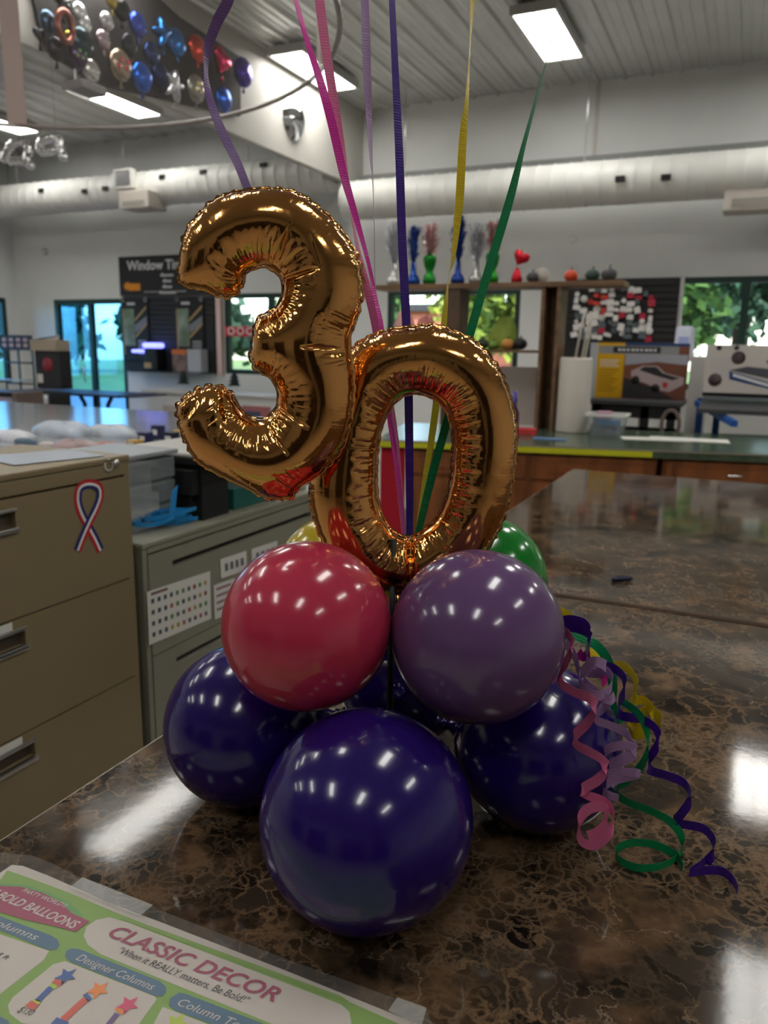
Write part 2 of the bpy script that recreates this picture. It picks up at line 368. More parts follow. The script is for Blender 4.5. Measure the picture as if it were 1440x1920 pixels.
# ================================================================== outdoors
grass = mottled('lawn', S(120, 138, 66), S(96, 118, 58), 1.2, .9)
asph = mottled('asphalt', S(150, 150, 150), S(125, 126, 130), 2, .9)
struct(MB().box((-60, WY+.19, -.12), (40, 80, -.02)).build('ground', grass))
struct(MB().box((-60, 13, -.018), (40, 20, -.005)).build('driveway', asph))
bark = mottled('bark', S(80, 62, 48), S(50, 40, 32), 8, .9)
leafs = [mottled('leaf_yellow_green', S(170, 180, 74), S(105, 132, 55), 1.3, .7), mottled('leaf_green', S(85, 120, 50), S(45, 80, 38), 1.1, .7), mottled('leaf_dark', S(60, 95, 70), S(35, 62, 48), 1, .7)]
def tree(x, y, h, r, m, label, n=1300, seed=0, grp='trees outside the windows'):
    rg = np.random.default_rng(seed+int(x*7+y*3) % 999)
    t = thing('tree', label, 'tree', (x, y, -.02), grp)
    b = MB().tube([(x, y, -.02), (x+.06, y, h*.3), (x-.05, y+.05, h*.6), (x, y, h*.85)], [.16*h/6, .13*h/6, .09*h/6, .03], 8)
    for k in range(7):
        a = k*2.4; b.tube([(x, y, h*(.3+.07*k)), (x+r*.6*cos(a), y+r*.6*sin(a), h*(.45+.07*k))], [.05*h/6, .015], 6)
    part(b, 'trunk', bark, t)
    cl = rg.normal(0, 1, (30, 3)); cl /= np.linalg.norm(cl, axis=1)[:, None]; cl = cl*rg.uniform(.3, .85, (30, 1))*[r, r, h*.40]+[x, y, h*.56]
    c = cl[rg.integers(0, 30, n)] + rg.normal(0, r*.15, (n, 3)); c[:, 2] = np.clip(c[:, 2], .35, None)
    a = rg.normal(0, 1, (n, 3)); a /= np.linalg.norm(a, axis=1)[:, None]; d = np.cross(a, rg.normal(0, 1, (n, 3))); d /= np.linalg.norm(d, axis=1)[:, None]
    s = rg.uniform(.08, .2, (n, 1))*max(1, y/20)*(1.5 if y > 31 else 1); V = np.stack([c-a*s, c+d*s*.6, c+a*s, c-d*s*.6], 1).reshape(-1, 3)
    b = MB().add(V, [(4*i, 4*i+1, 4*i+2, 4*i+3) for i in range(n)]); part(b, 'foliage', leafs[m], t); return t
for i, (x, y, h, r, m, l) in enumerate([
    (-1.8, 16.5, 7.0, 2.0, 1, 'leafy green tree outside the right window, left of its mullion'), (1.7, 15.6, 6.5, 1.7, 0, 'yellow green tree outside the right window, right of its mullion'),
    (6.4, 17.5, 7.5, 1.9, 1, 'green tree outside at the far right edge of the right window'), (-5.6, 17.5, 6.5, 1.8, 0, 'yellow green tree standing beyond the wooden post of the shelf'),
    (-.3, 21.5, 8.5, 2.4, 2, 'tall dark green tree behind the others outside the right window'), 
    (-9.9, 19, 5.0, 1.6, 1, 'green tree outside behind the shelf window'), (-14.2, 25, 4.6, 1.9, 1, 'green tree outside the window seen through the golden three'),
    (-27, 34, 4.4, 3.0, 2, 'low distant tree seen through the left pane of the glass door'), (-35.5, 42, 5.4, 3.6, 2, 'distant broad tree at the left end of the glass door view'),
    (-19.6, 36, 4.6, 3.0, 1, 'distant tree seen through the right pane of the glass door'), (-24, 46, 5.2, 3.2, 2, 'distant dark tree behind the black slat board'),
    (-36, 32, 5.2, 3.4, 2, 'distant tree outside the window at the far left'), (1.8, 28.5, 10, 3.2, 2, 'broad dark tree closing the back of the right window view'), (8.5, 27, 10, 3.2, 1, 'broad green tree far right behind the right window'), (-3.0, 33.5, 9, 3.0, 2, 'broad dark tree closing the back of the shelf window view'), (2.9, 19, 5, 1.5, 0, 'small yellow green tree low in the right window'), (-6.2, 23.5, 7.5, 2.2, 2, 'dark tree far behind the shelf window')]): tree(x, y, h, r, m, l, seed=i, n=5200 if y < 31 else 3600)
brick = mottled('brick_red', S(196, 120, 100), S(170, 98, 84), 2, .9)
t = thing('brick_shed', 'low reddish brick building outside behind the shelf window', 'building', (-9.2, 27, -.02))
part(MB().box((-11.4, 26, -.02), (-7.4, 29, 2.9)), 'wall', brick, t); part(MB().box((-11.7, 25.7, 2.9), (-7.1, 29.3, 3.15)), 'roof', charcoal, t)

# ================================================================== island table
mb_ = marble()
edge_m = mat('table_edge', S(150, 140, 128), .25)
wood = mottled('oak_wood', S(140, 82, 42), S(104, 58, 28), 4, .45, stretch=(3, 3, .5))
wood_d = mottled('shelf_wood', S(128, 98, 70), S(98, 72, 50), 4, .55, stretch=(.6, 3, 3))
XL = -.880
t = thing('island_table', 'long island table with glossy brown marble laminate top and dark base', 'table', (.15, 2.4, 0))
part(MB().box((XL+.004, .30, TT-.035), (1.25, 2.1275, TT)), 'tabletop', mb_, t, 'near section of the marble top')
part(MB().box((XL+.004, 2.1315, TT-.035), (1.25, 4.58, TT)), 'tabletop', mb_, t, 'far section of the marble top')
part(MB().box((XL+.006, 2.1278, TT-.02), (1.249, 2.1312, TT-.002)).box((XL+.006, 2.103, TT+.0001), (1.249, 2.1278, TT+.0016)), 'seam_strip', mat('seam_brown', S(52, 30, 13), .7, spec=.2), t)
part(MB().box((XL, .30, TT-.036), (XL+.004, 4.58, TT-.0015)), 'edge_strip', edge_m, t)
part(MB().box((XL+.06, .5, .08), (1.15, 4.45, TT-.036)), 'base', mat('dark_base', S(50, 42, 38), .5), t)
part(MB().box((XL+.12, .56, 0.001), (1.1, 4.4, .08)), 'plinth', black, t)
p = onZ(1167, 1090, TT)
t = thing('pen_cap', 'small navy pen cap lying on the marble table beyond the seam', 'pen cap', p)
ax = np.array([.8, .55, 0]); ax /= np.linalg.norm(ax)
part(MB().lathe([(0, -.034), (.006, -.034), (.0075, -.03), (.0072, .024), (.004, .033), (0, .034)], p+[0, 0, .0078], 16, axis=ax), 'cap_body', mat('navy_plastic', S(22, 26, 60), .35), t)
part(MB().tube([p+ax*.022+[0, 0, .014], p+ax*.018+[0, 0, .0175], p-ax*.02+[0, 0, .0165]], .0016, 6), 'clip', MATS['navy_plastic'], t)

# ================================================================== filing cabinets on the left
tan = mottled('tan_enamel', S(136, 120, 91), S(131, 115, 86), 1.5, .42)
putty = mottled('putty_enamel', S(142, 140, 124), S(136, 134, 118), 1.5, .42)
dark_gap = mat('dark_gap', S(40, 36, 30), .7)
paper = mat('white_paper', S(222, 220, 214), .6)
CX = -1.746
def cabinet(name, label, y0, y1, top, m, rows, head, chrome_pulls):
    t = thing(name, label, 'filing cabinet', (CX-.24, (y0+y1)/2, 0))
    b = MB().box((CX-.47, y0, .04), (CX-.022, y1, top-.02)).box((CX-.43, y0+.03, .001), (CX-.06, y1-.03, .04)); b.box((CX-.022, y0, .04), (CX-.001, y0+.022, top-.02)).box((CX-.022, y1-.022, .04), (CX-.001, y1, top-.02))
    part(b, 'body', m, t)
    part(MB().box((CX-.475, y0-.003, top-.02), (CX+.004, y1+.003, top), bev=.006), 'top', m, t)
    part(MB().box((CX-.021, y0+.023, top-head), (CX+.001, y1-.023, top-.021), bev=.004), 'header', m, t)
    z = top-head-.006
    for k, hgt in enumerate(rows):
        d = MB(); za, zb = z-hgt+.005, z; ya, yb = y0+.025, y1-.025; ym = (ya+yb)/2; hw = .080; pz = zb-(.032 if chrome_pulls else .045); ph = .050 if chrome_pulls else .022
        if not chrome_pulls: hw = (yb-ya)*.40
        wall_cells(d, ya, yb, za, zb, [(ym-hw, ym+hw, pz-ph, pz)], lambda b_, a, c, e, f: b_.box((CX-.020, a, e), (CX+.002, c, f)))
        dr = part(d, 'drawer', m, t)
        h = MB().box((CX-.0205, ym-hw, pz-ph), (CX-.018, ym+hw, pz))
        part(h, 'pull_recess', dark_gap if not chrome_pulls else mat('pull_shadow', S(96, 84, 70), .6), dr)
        if chrome_pulls:
            h = MB().box((CX-.004, ym-hw-.005, pz-ph-.012), (CX+.010, ym+hw+.005, pz-ph+.004), bev=.004).box((CX-.004, ym-hw-.005, pz-.004), (CX+.008, ym+hw+.005, pz+.006), bev=.003)
            part(h, 'handle', steel, dr)
            
            if k: part(MB().box((CX+.0022, ym-.05, pz+.007), (CX+.0036, ym+.040, pz+.030)), 'label_card', paper, dr)
        z -= hgt
    return t
c1 = cabinet('filing_cabinet', 'tan metal lateral filing cabinet with chrome pulls and ribbon magnet', .82, 1.845, 1.25, tan, [.335, .338, .338, .15], .062, True)
lk = onX(217, 868, CX+.002); part(MB().lathe([(0, 0), (.011, 0), (.011, .006), (.006, .009), (0, .009)], lk, 20, axis=(1, 0, 0)), 'lock', chrome, c1)
part(MB().lathe([(.017, 0), (.02, .002), (.014, .002)], lk+[0, -.03, -.004], 20, axis=(1, 0, 0)), 'lock_scratch', paper, c1)
c2 = cabinet('filing_cabinet', 'lower putty grey lateral filing cabinet behind the balloons with taped notes', 1.885, 3.12, .948, putty, [.36, .36, .14], .04, False)
# awareness ribbon magnet (flat magnet) on cabinet 1
def on_face(x, y): return onX(x, y, CX+.0035)
rb = thing('ribbon_magnet', 'red white and navy awareness ribbon magnet stuck on the tan filing cabinet', 'magnet', on_face(165, 975))
pc = lambda pts: [on_face(x/3.13, y/3.13+780) for x, y in pts]
loopA = [(455, 790), (490, 700), (530, 610), (565, 540), (588, 470), (580, 420), (545, 400), (500, 402), (465, 430), (458, 500), (480, 575), (520, 650), (560, 725), (590, 790)]
def strip(name, m, off0, off1, seg, lift, lab=None):
    P = np.array(pc(loopA)); Q = []
    for i in range(len(P)-1):
        for t_ in np.linspace(0, 1, 6, endpoint=False):
            a, b_, c_, d_ = P[max(i-1, 0)], P[i], P[i+1], P[min(i+2, len(P)-1)]
            Q.append(.5*(2*b_+(c_-a)*t_+(2*a-5*b_+4*c_-d_)*t_*t_+(3*b_-a-3*c_+d_)*t_**3))
    Q.append(P[-1]); Q = np.array(Q); T = np.gradient(Q, axis=0); T /= np.linalg.norm(T, axis=1)[:, None]; Nn = np.cross([1, 0, 0], T)
    m_ = len(Q); lf = np.where(np.arange(m_) < m_*.45, .0016, 0)
    V = np.vstack([Q+Nn*off0, Q+Nn*off1]); V[:, 0] += np.r_[lf, lf]+lift
    V2 = V-[.0008, 0, 0]; k = 2*m_
    Fc = [(i, i+1, m_+i+1, m_+i) for i in range(m_-1)]; Fb = [(a+k, d+k, c+k, b+k) for a, b, c, d in Fc]
    Fs = [(i, k+i, k+i+1, i+1) for i in range(m_-1)]+[(m_+i, m_+i+1, k+m_+i+1, k+m_+i) for i in range(m_-1)]
    part(MB().add(np.vstack([V, V2]), Fc+Fb+Fs), name, m, rb, lab)
strip('stripe', mat('magnet_navy', S(38, 44, 110), .35), .0045, .0145, 0, 0, 'navy stripe'); strip('stripe', mat('magnet_white', S(225, 225, 225), .35), -.0035, .0045, 0, 0, 'white stripe'); strip('stripe', mat('magnet_red', S(190, 40, 50), .35), -.0135, -.0035, 0, 0, 'red stripe')
# notes on cabinet 2
def note(pts, name, label, marks):
    P = [onX(x, y, CX+.006) for x, y in pts]; o = sum(P)/4
    t = thing(name, label, 'paper', o); part(MB().prism([p-[.0015, 0, 0] for p in P], (.0012, 0, 0)), 'sheet', paper, t)
    A, B_, C_ = P[0], P[1], P[3]
    for (u, v, w_, h_, c) in marks:
        q = A+(B_-A)*u+(C_-A)*v; e = (B_-A)*w_; f = (C_-A)*h_
        marks_mb.setdefault(c, MB()).poly([q+[.0004, 0, 0], q+e+[.0004, 0, 0], q+e+f+[.0004, 0, 0], q+f+[.0004, 0, 0]])
    for c in list(marks_mb): part(marks_mb.pop(c), 'print', mat('ink_%d_%d_%d' % c, S(*c), .6), t)
marks_mb = {}
mk = []; rr = random.Random(3)
cols = [(70, 80, 90), (90, 90, 95), (150, 60, 80), (180, 150, 60), (90, 130, 80), (170, 90, 90)]
for r_ in range(4):
    for k in range(10): mk.append((.05+.093*k, .16+.21*r_, .045, .085, cols[(0 if k < 3 else rr.randrange(6))]))
mk.append((.05, .04, .25, .05, (120, 90, 90)))
note([(276, 1110), (394, 1071), (396, 1160), (280, 1210)], 'taped_chart', 'white chart with rows of small coloured symbols taped on the putty cabinet', mk)
note([(401, 1098), (440, 1084), (442, 1146), (403, 1162)], 'taped_chart', 'narrow white note taped right of the chart on the putty cabinet', [(.1, .1+.2*i, .7, .07, (150, 110, 120)) for i in range(4)])
note([(413, 1049), (462, 1033), (463, 1068), (415, 1085)], 'label_sheet', 'small lettered label sheet near the top of the putty cabinet', [(.15+.2*i, .3, .12, .4, (110, 110, 112)) for i in range(4)])
note([(472, 1030), (520, 1014), (521, 1046), (473, 1063)], 'label_sheet', 'second small label sheet on the putty cabinet nearer the yellow balloon', [(.15+.2*i, .3, .12, .4, (110, 110, 112)) for i in range(4)])
# papers on cabinet 1
gloss = mat('glossy_paper', S(205, 212, 225), .12)
for k, (x0, y0, x1, y1, rz, l) in enumerate([(-2.18, 1.30, -1.93, 1.60, .1, 'blue white glossy sheet lying on the tan filing cabinet at the left edge'), (-2.02, 1.52, -1.80, 1.80, -.25, 'pale glossy sheet at the corner on top of the tan filing cabinet')]):
    tag(MB().box((x0, y0, 1.2505+.002*k), (x1, y1, 1.252+.002*k), rz=rz).build('paper_sheet', gloss, origin=((x0+x1)/2, (y0+y1)/2, 1.2505)), l, 'paper')
# things standing on cabinet 2
z2 = .948
clear = film('clear_plastic', .42, (.36, .41, .43))
ybox = 1.98
t = thing('drawer_box', 'clear plastic drawer box on the putty cabinet beside the tan one', 'storage box', (-1.99, 2.06, z2))
b = MB()
for k in range(3): b.box((-2.15, 1.95, z2+.002+k*.085), (-1.86, 2.20, z2+.08+k*.085), bev=.01)
part(b, 'drawer_shell', clear, t); part(MB().box((-2.16, 1.94, z2+.258), (-1.85, 2.21, z2+.275), bev=.006), 'lid', mat('grey_plastic', S(150, 155, 158), .4), t)
rg = np.random.default_rng(2)
blue_rib = mat('blue_ribbon', S(40, 140, 205), .35)
t = thing('ribbon_pile', 'loose pile of bright blue ribbon lying on the putty cabinet', 'ribbon pile', (-1.84, 2.07, z2))
for k in range(6):
    a0 = rg.uniform(0, 6); cx, cy_ = -1.83+rg.uniform(-.02, .015), 2.06+rg.uniform(-.06, .14)
    P = [(min(cx+.045*cos(a0+s*.17), -1.755), cy_+.075*sin(a0+s*.21), z2+.003+.009*k+.004*(1+sin(s*.5))) for s in range(40)]
    b = MB(); P = np.array(P); V = np.vstack([P, P+[0, 0, .012]]); m_ = len(P); b.add(V, [(i, i+1, m_+i+1, m_+i) for i in range(m_-1)]); part(b, 'strand', blue_rib, t, solid=.0015)
part(MB().obox((-1.80, 2.085, z2+.05), (.002, .03, .02), (.0, .02, .085), (.002, 0, 0)), 'ribbon_tail', blue_rib, t)
# black stand with slab
t = thing('desk_stand', 'black printer stand with pale worktop rising behind the golden three', 'stand', (-2.1, 2.5, z2))
part(MB().box((-2.19, 2.25, 1.185), (-1.745, 2.80, 1.20), bev=.004), 'worktop', mat('pale_laminate', S(196, 194, 188), .3), t); part(MB().box((-2.20, 2.24, 1.158), (-1.735, 2.81, 1.1845), bev=.004), 'worktop_edge', black, t)
b = MB().box((-1.99, 2.26, z2+.001), (-1.79, 2.42, 1.157)).box((-1.99, 2.215, 1.05), (-1.80, 2.259, 1.14)).box((-1.97, 2.23, z2+.03), (-1.82, 2.259, 1.049)); part(b, 'panel', mat('matte_black', S(17, 18, 20), .7), t)
part(MB().box((-2.16, 2.72, z2+.001), (-2.12, 2.78, 1.157)), 'leg', MATS['matte_black'], t); part(MB().box((-1.82, 2.72, z2+.001), (-1.78, 2.78, 1.157)), 'leg', MATS['matte_black'], t)
p = onZ(405, 945, z2)
tag(MB().box((-1.98, 2.47, z2+.001), (-1.80, 2.69, z2+.085), bev=.004).build('file_box', mat('teal_card', S(24, 92, 84), .5), origin=(-1.89, 2.58, z2)), 'flat teal green box on the putty cabinet under the golden three', 'box')
tag(MB().box((-1.97, 2.83, z2+.001), (-1.80, 2.87, z2+.10), bev=.003).build('card_box', mat('cream_card', S(190, 188, 172), .5), origin=(-1.89, 2.745, z2)), 'cream upright card box beside the teal box', 'box')
tag(MB().box((-1.95, 2.90, z2+.001), (-1.80, 3.03, z2+.07), bev=.003).build('card_box', mat('grey_card', S(150, 152, 146), .5), origin=(-1.88, 2.86, z2)), 'low grey card box at the far end of the putty cabinet', 'box')
# small items on the slab
zs = 1.001
it = [(onZ(px_, py_, 1.001)[:2], a_, b_, c_, n_) for px_, py_, a_, b_, c_, n_ in ((274, 832, .035, .07, (30, 38, 84), 'navy'), (297, 822, .035, .085, (34, 40, 80), 'dark blue'), (322, 833, .04, .075, (22, 26, 50), 'blue black'), (253, 834, .04, .03, (190, 150, 60), 'mustard'), (340, 822, .04, .055, (180, 140, 70), 'ochre'))]
for k, ((x, y), hw, hh, c, nm) in enumerate(it):
    q = (x, y, zs); t = thing('craft_box', nm+' small box with white label on the grey counter behind the black stand', 'box', q)
    part(MB().box((x-hw, y-.03, zs), (x+hw, y+.03, zs+hh), bev=.006), 'carton', mat('carton_'+nm.replace(' ', '_'), S(*c), .5), t); part(MB().box((x-hw*.6, y-.0315, zs+hh*.3), (x+hw*.5, y-.0305, zs+hh*.7)), 'label_card', paper, t)

# ================================================================== low counter of clutter behind the cabinets
glasstop = mottled('counter_glass', S(150, 150, 150), S(128, 130, 134), 2, .15)
t = thing('display_counter', 'grey glass topped display counter behind the filing cabinets', 'counter', (-4.9, 4.5, 0))
part(MB().box((-7.3, 3.0, .955), (-2.9, 5.5, 1.0), bev=.008), 'countertop', glasstop, t); part(MB().box((-7.2, 3.1, .001), (-3.0, 5.4, .954)), 'case', mat('case_grey', S(150, 150, 150), .4), t)
bagm = film('clear_bag', .55, (.85, .85, .88), .2)
def lump(x, y, z, sx, sy, sz, seed, n=(18, 10)):
    rg = np.random.default_rng(seed); b = MB(); V = []; nu, nv = n
    ph = rg.uniform(0, 6, 6)
    for j in range(nv+1):
        v = j/nv*pi/2
        for i in range(nu):
            u = i/nu*2*pi; r_ = (1+.16*sin(3*u+ph[0])+.1*sin(5*u+ph[1]+3*v)+.08*sin(9*u+ph[2]))
            V.append((x+sx*r_*cos(u)*cos(v)**.6, y+sy*r_*sin(u)*cos(v)**.6, z+sz*sin(v)*(1+.15*sin(4*u+ph[3]))))
    return b.add(V, [(j*nu+i, j*nu+(i+1) % nu, (j+1)*nu+(i+1) % nu, (j+1)*nu+i) for j in range(nv) for i in range(nu)], 0, True)
for k, (px, py, s, c, l) in enumerate([(25, 815, .16, (225, 225, 232), 'white crumpled plastic bag at the left end of the glass counter'), (50, 822, .08, (60, 96, 120), 'teal blue bundle beside the white bag on the glass counter'), (88, 826, .05, (226, 216, 210), 'small white crumpled tissue on the glass counter'), (140, 836, .17, (176, 150, 150), 'pinkish plastic wrapped bundle on the glass counter'), (205, 836, .13, (190, 120, 116), 'red tinted plastic bag on the glass counter'), (120, 806, .24, (190, 200, 214), 'pale blue film sheet heap at the back of the glass counter'), (210, 808, .20, (200, 206, 214), 'clear wrap heap near the black stand')]):
    q = onZ(px, py+8, 1.001); q[2] = 1.001
    tag(lump(q[0], q[1], 1.001, s, s*.6, s*.32, k).build('plastic_bag', mat('bag_%d' % k, S(*c), .3, alpha=.85), origin=tuple(q)), l, 'bag')

# ================================================================== far left: racks, table, boards
def grid(b, x0, x1, z0, z1, y, nx, nz, r=.006):
    for i in range(nx+1): xx = x0+(x1-x0)*i/nx; b.tube([(xx, y, z0), (xx, y, z1)], r, 6)
    for i in range(nz+1): zz = z0+(z1-z0)*i/nz; b.tube([(x0, y, zz), (x1, y, zz)], r, 6)
Yr = 8.78
a = onY(5, 628, Yr); c = onY(60, 655, Yr)
t = thing('brochure_rack', 'dark wire brochure rack with a header card at the far left', 'rack', ((a[0]+c[0])/2, Yr, 0))
b = MB(); grid(b, a[0], c[0], .3, a[2]-.1, Yr, 2, 4, .016); part(b, 'wire_frame', green_frame, t)
part(MB().box((a[0], Yr-.04, c[2]-.02), (c[0]+.05, Yr-.02, a[2])), 'header', charcoal, t)
for k in range(4):
    for j in range(2): xx = a[0]+.03+(c[0]-a[0])/4*k; part(MB().box((xx, Yr-.046, c[2]+.03+.085*j), (xx+.085, Yr-.0405, c[2]+.085+.085*j)), 'picture', mat('picture_pink', S(190, 150, 150), .5), t)
for j in range(3): zz = .4+j*.3; part(MB().box((a[0]+.02, Yr-.16, zz), (c[0]-.02, Yr-.02, zz+.02)), 'shelf', steel, t)
a = onY(62, 628, 7.9); c = onY(116, 730, 7.9)
t = thing('product_display', 'upright display box, pale angled top and dark front with red emblem', 'display box', ((a[0]+c[0])/2, 7.95, c[2]))
part(MB().box((a[0], 7.9, c[2]), (c[0], 8.1, c[2]+.52), bev=.008), 'front_panel', charcoal, t); part(MB().box((a[0]-.03, 7.86, c[2]+.521), (c[0]-.01, 8.1, c[2]+.67), bev=.006), 'band', mat('tan_card', S(170, 158, 140), .5), t)
part(MB().prism([(a[0]-.03, 7.9, c[2]+.671), (c[0]-.01, 7.9, c[2]+.671), (c[0]-.01, 7.9, a[2]), (a[0]-.03, 7.9, a[2]-.12)], (0, .03, 0)), 'header_card', mat('pale_card', S(190, 186, 184), .5), t)
part(MB().lathe([(0, 0), (.1, 0), (.1, .004), (0, .004)], ((a[0]+c[0])/2, 7.899, c[2]+.33), 20, axis=(0, -1, 0)), 'emblem', mat('emblem_red', S(150, 40, 50), .5), t); part(MB().box((a[0]+.03, 7.894, c[2]+.08), (a[0]+.13, 7.899, c[2]+.2)), 'label_card', paper, t)
a = onY(40, 725, 8.0); c = onY(272, 725, 8.0); zt = onY(62, 731, 7.95)[2]
zt = min(zt, onY(150, 724, 8)[2])
t = thing('display_table', 'black display table with curved legs in front of the glass door', 'table', ((a[0]+c[0])/2, 8.1, 0))
part(MB().box((a[0], 7.75, zt-.035), (c[0]-.25, 8.5, zt-.002), bev=.01), 'tabletop', black, t)
part(MB().prism([(c[0]-.26, 7.8, zt-.004), (c[0]+.02, 7.8, zt-.004), (c[0]+.02, 7.8, zt-.02), (c[0]-.26, 7.8, zt-.035)], (0, .6, 0)), 'top_extension', charcoal, t)
for k, (px) in enumerate((160, 178, 200)):
    q = onY(px, 745, 7.9); s = (-1, 0, 1)[k]
    part(MB().tube([(q[0]+s*.09, 7.9, zt-.04), (q[0]+s*.02, 7.9, zt-.14), (q[0], 7.9, zt-.3), (q[0]+s*.01, 7.9, .02)], .028, 8), 'leg', black, t)
q0 = onY(163, 765, 7.9); q1 = onY(198, 778, 7.9); part(MB().box((q0[0], 7.88, q1[2]), (q1[0], 7.92, q0[2]), bev=.01), 'cross_panel', charcoal, t)
a = onY(35, 738, 7.6); c = onY(122, 800, 7.6)
t = thing('wire_shelving', 'low white shelf rack with white goods under the display box', 'shelving', ((a[0]+c[0])/2, 7.5, 0))
for zz, m_, nm in ((a[2]-.02, mat('shelf_white', S(214, 214, 222), .4), 'shelf'), (a[2]-.12, MATS['shelf_white'], 'shelf'), (a[2]-.34, charcoal, 'shelf'), (.2, charcoal, 'shelf')): part(MB().box((a[0], 7.35, zz-.03), (c[0], 7.7, zz)), nm, m_, t)
for xx in (a[0]-.02, c[0]): part(MB().box((xx, 7.35, 0.001), (xx+.03, 7.7, a[2]+.03)), 'side_post', charcoal, t)
for k in range(5):
    x = a[0]+.09+k*(c[0]-a[0]-.1)/5; zz = a[2]-.339
    o = MB().lathe([(0, 0), (.05, 0), (.055, .02), (.055, .12), (.03, .15), (.03, .175), (0, .175)], (x, 7.45, zz), 16).build('white_bottle', mat('bottle_white', S(210, 214, 226), .4), origin=(x, 7.45, zz)); tag(o, 'squat white bottle in the row on the low white shelf rack', 'bottle', 'white bottles on the low rack')
a = onY(0, 735, 6.4); c = onY(34, 800, 6.4)
t = thing('merchandise_shelf', 'brown cornered shelf end with lilac goods at the far left edge', 'shelf', (a[0]-.2, 6.5, 0))
part(MB().box((c[0]-.06, 6.4, .001), (c[0], 6.8, a[2]), bev=.006), 'corner_post', mat('taupe', S(120, 104, 98), .6), t)
for zz, m_ in ((a[2], black), (a[2]-.14, MATS['taupe']), (a[2]-.3, MATS['taupe'])): part(MB().box((a[0]-.6, 6.4, zz-.035), (c[0]-.06, 6.8, zz)), 'shelf', m_, t)
for k, zz in enumerate((a[2]-.139, a[2]-.299)): tag(MB().box((a[0]-.5, 6.45, zz), (c[0]-.09, 6.7, zz+.085), bev=.01).build('gift_bag', mat('lilac_goods', S(200, 190, 215), .4), origin=(a[0], 6.55, zz)), ('upper' if k == 0 else 'lower')+' lilac white packet on the brown shelf end at the left edge', 'packet')

# ------------------------------------------------------------------ black sign and slat board with posters
def board(px0, py0, px1, py1, Y, th=.02):
    a = onY(px0, py0, Y); c = onY(px1, py1, Y); return a[0], c[0], min(a[2], c[2]), max(a[2], c[2])
x0, x1, z0, z1 = board(222, 482, 412, 552, 9.96)
t = thing('wall_sign', 'black wall sign with white heading Window Tinting above the slat board', 'sign', ((x0+x1)/2, 9.97, z0))
part(MB().box((x0, 9.955, z0), (x1, WY-.001, z1)), 'sign_board', mat('sign_black', S(30, 31, 34), .5), t)
V, Fc = text_mesh('Window Tinting', .205, (x0+.18, 9.954, z1-.21), (1, 0, 0), (0, 0, 1), .001, bold=.004); part(MB().add(V, Fc), 'heading', mat('sign_white', S(225, 225, 225), .5), t)
b = MB()
for k, (wd, s) in enumerate([(.26, .08), (.17, .08), (.19, .08), (.34, .08)]): zz = z1-.30-.088*k; b.box((x0+.98-wd/2, 9.9535, zz-.022), (x0+.98+wd/2, 9.9545, zz+.012)); b.box((x0+.98-wd/2+.02, 9.9535, zz+.014), (x0+.98-wd/2+.06, 9.9545, zz+.03))
b.box((x0+.5, 9.9535, z0+.05), (x0+1.35, 9.9545, z0+.062)); part(b, 'small_print', mat('sign_grey', S(190, 190, 190), .5), t)
star = []
for k in range(20): a_ = k*pi/10; r_ = .10 if k % 2 == 0 else .055; star.append((x0+.17+r_*cos(a_), 9.9545, z0+.15+r_*.8*sin(a_)))
part(MB().prism(star, (0, -.001, 0)).box((x0+.2, 9.953, z0+.08), (x0+.43, 9.9545, z0+.19)), 'orange_emblem', mat('sign_orange', S(222, 140, 30), .5), t); part(MB().box((x1-.35, 9.953, z0+.08), (x1-.1, 9.9545, z0+.19)), 'orange_emblem', MATS['sign_orange'], t)
x0, x1, z0, z1 = board(228, 557, 404, 701, 9.95)
t = thing('slat_board', 'dark slat wall board holding two hanging posters', 'board', ((x0+x1)/2, 9.97, z0)); b = MB(); h = z0
while h < z1-.01: b.box((x0, 9.94, h), (x1, 9.97, min(h+.062, z1))); h += .075
b.box((x0, 9.971, z0), (x1, WY-.001, z1)); part(b, 'slat_panel', charcoal, t)
q = onY(405, 620, 9.94); struct(MB().box((q[0]+.01, 9.93, z0-.02), (q[0]+.10, WY-.001, z1)).build('trim_5', mat('pale_post_neon_tint', S(214, 188, 182), .5)))  # white post, pink neon reflection painted into its colour
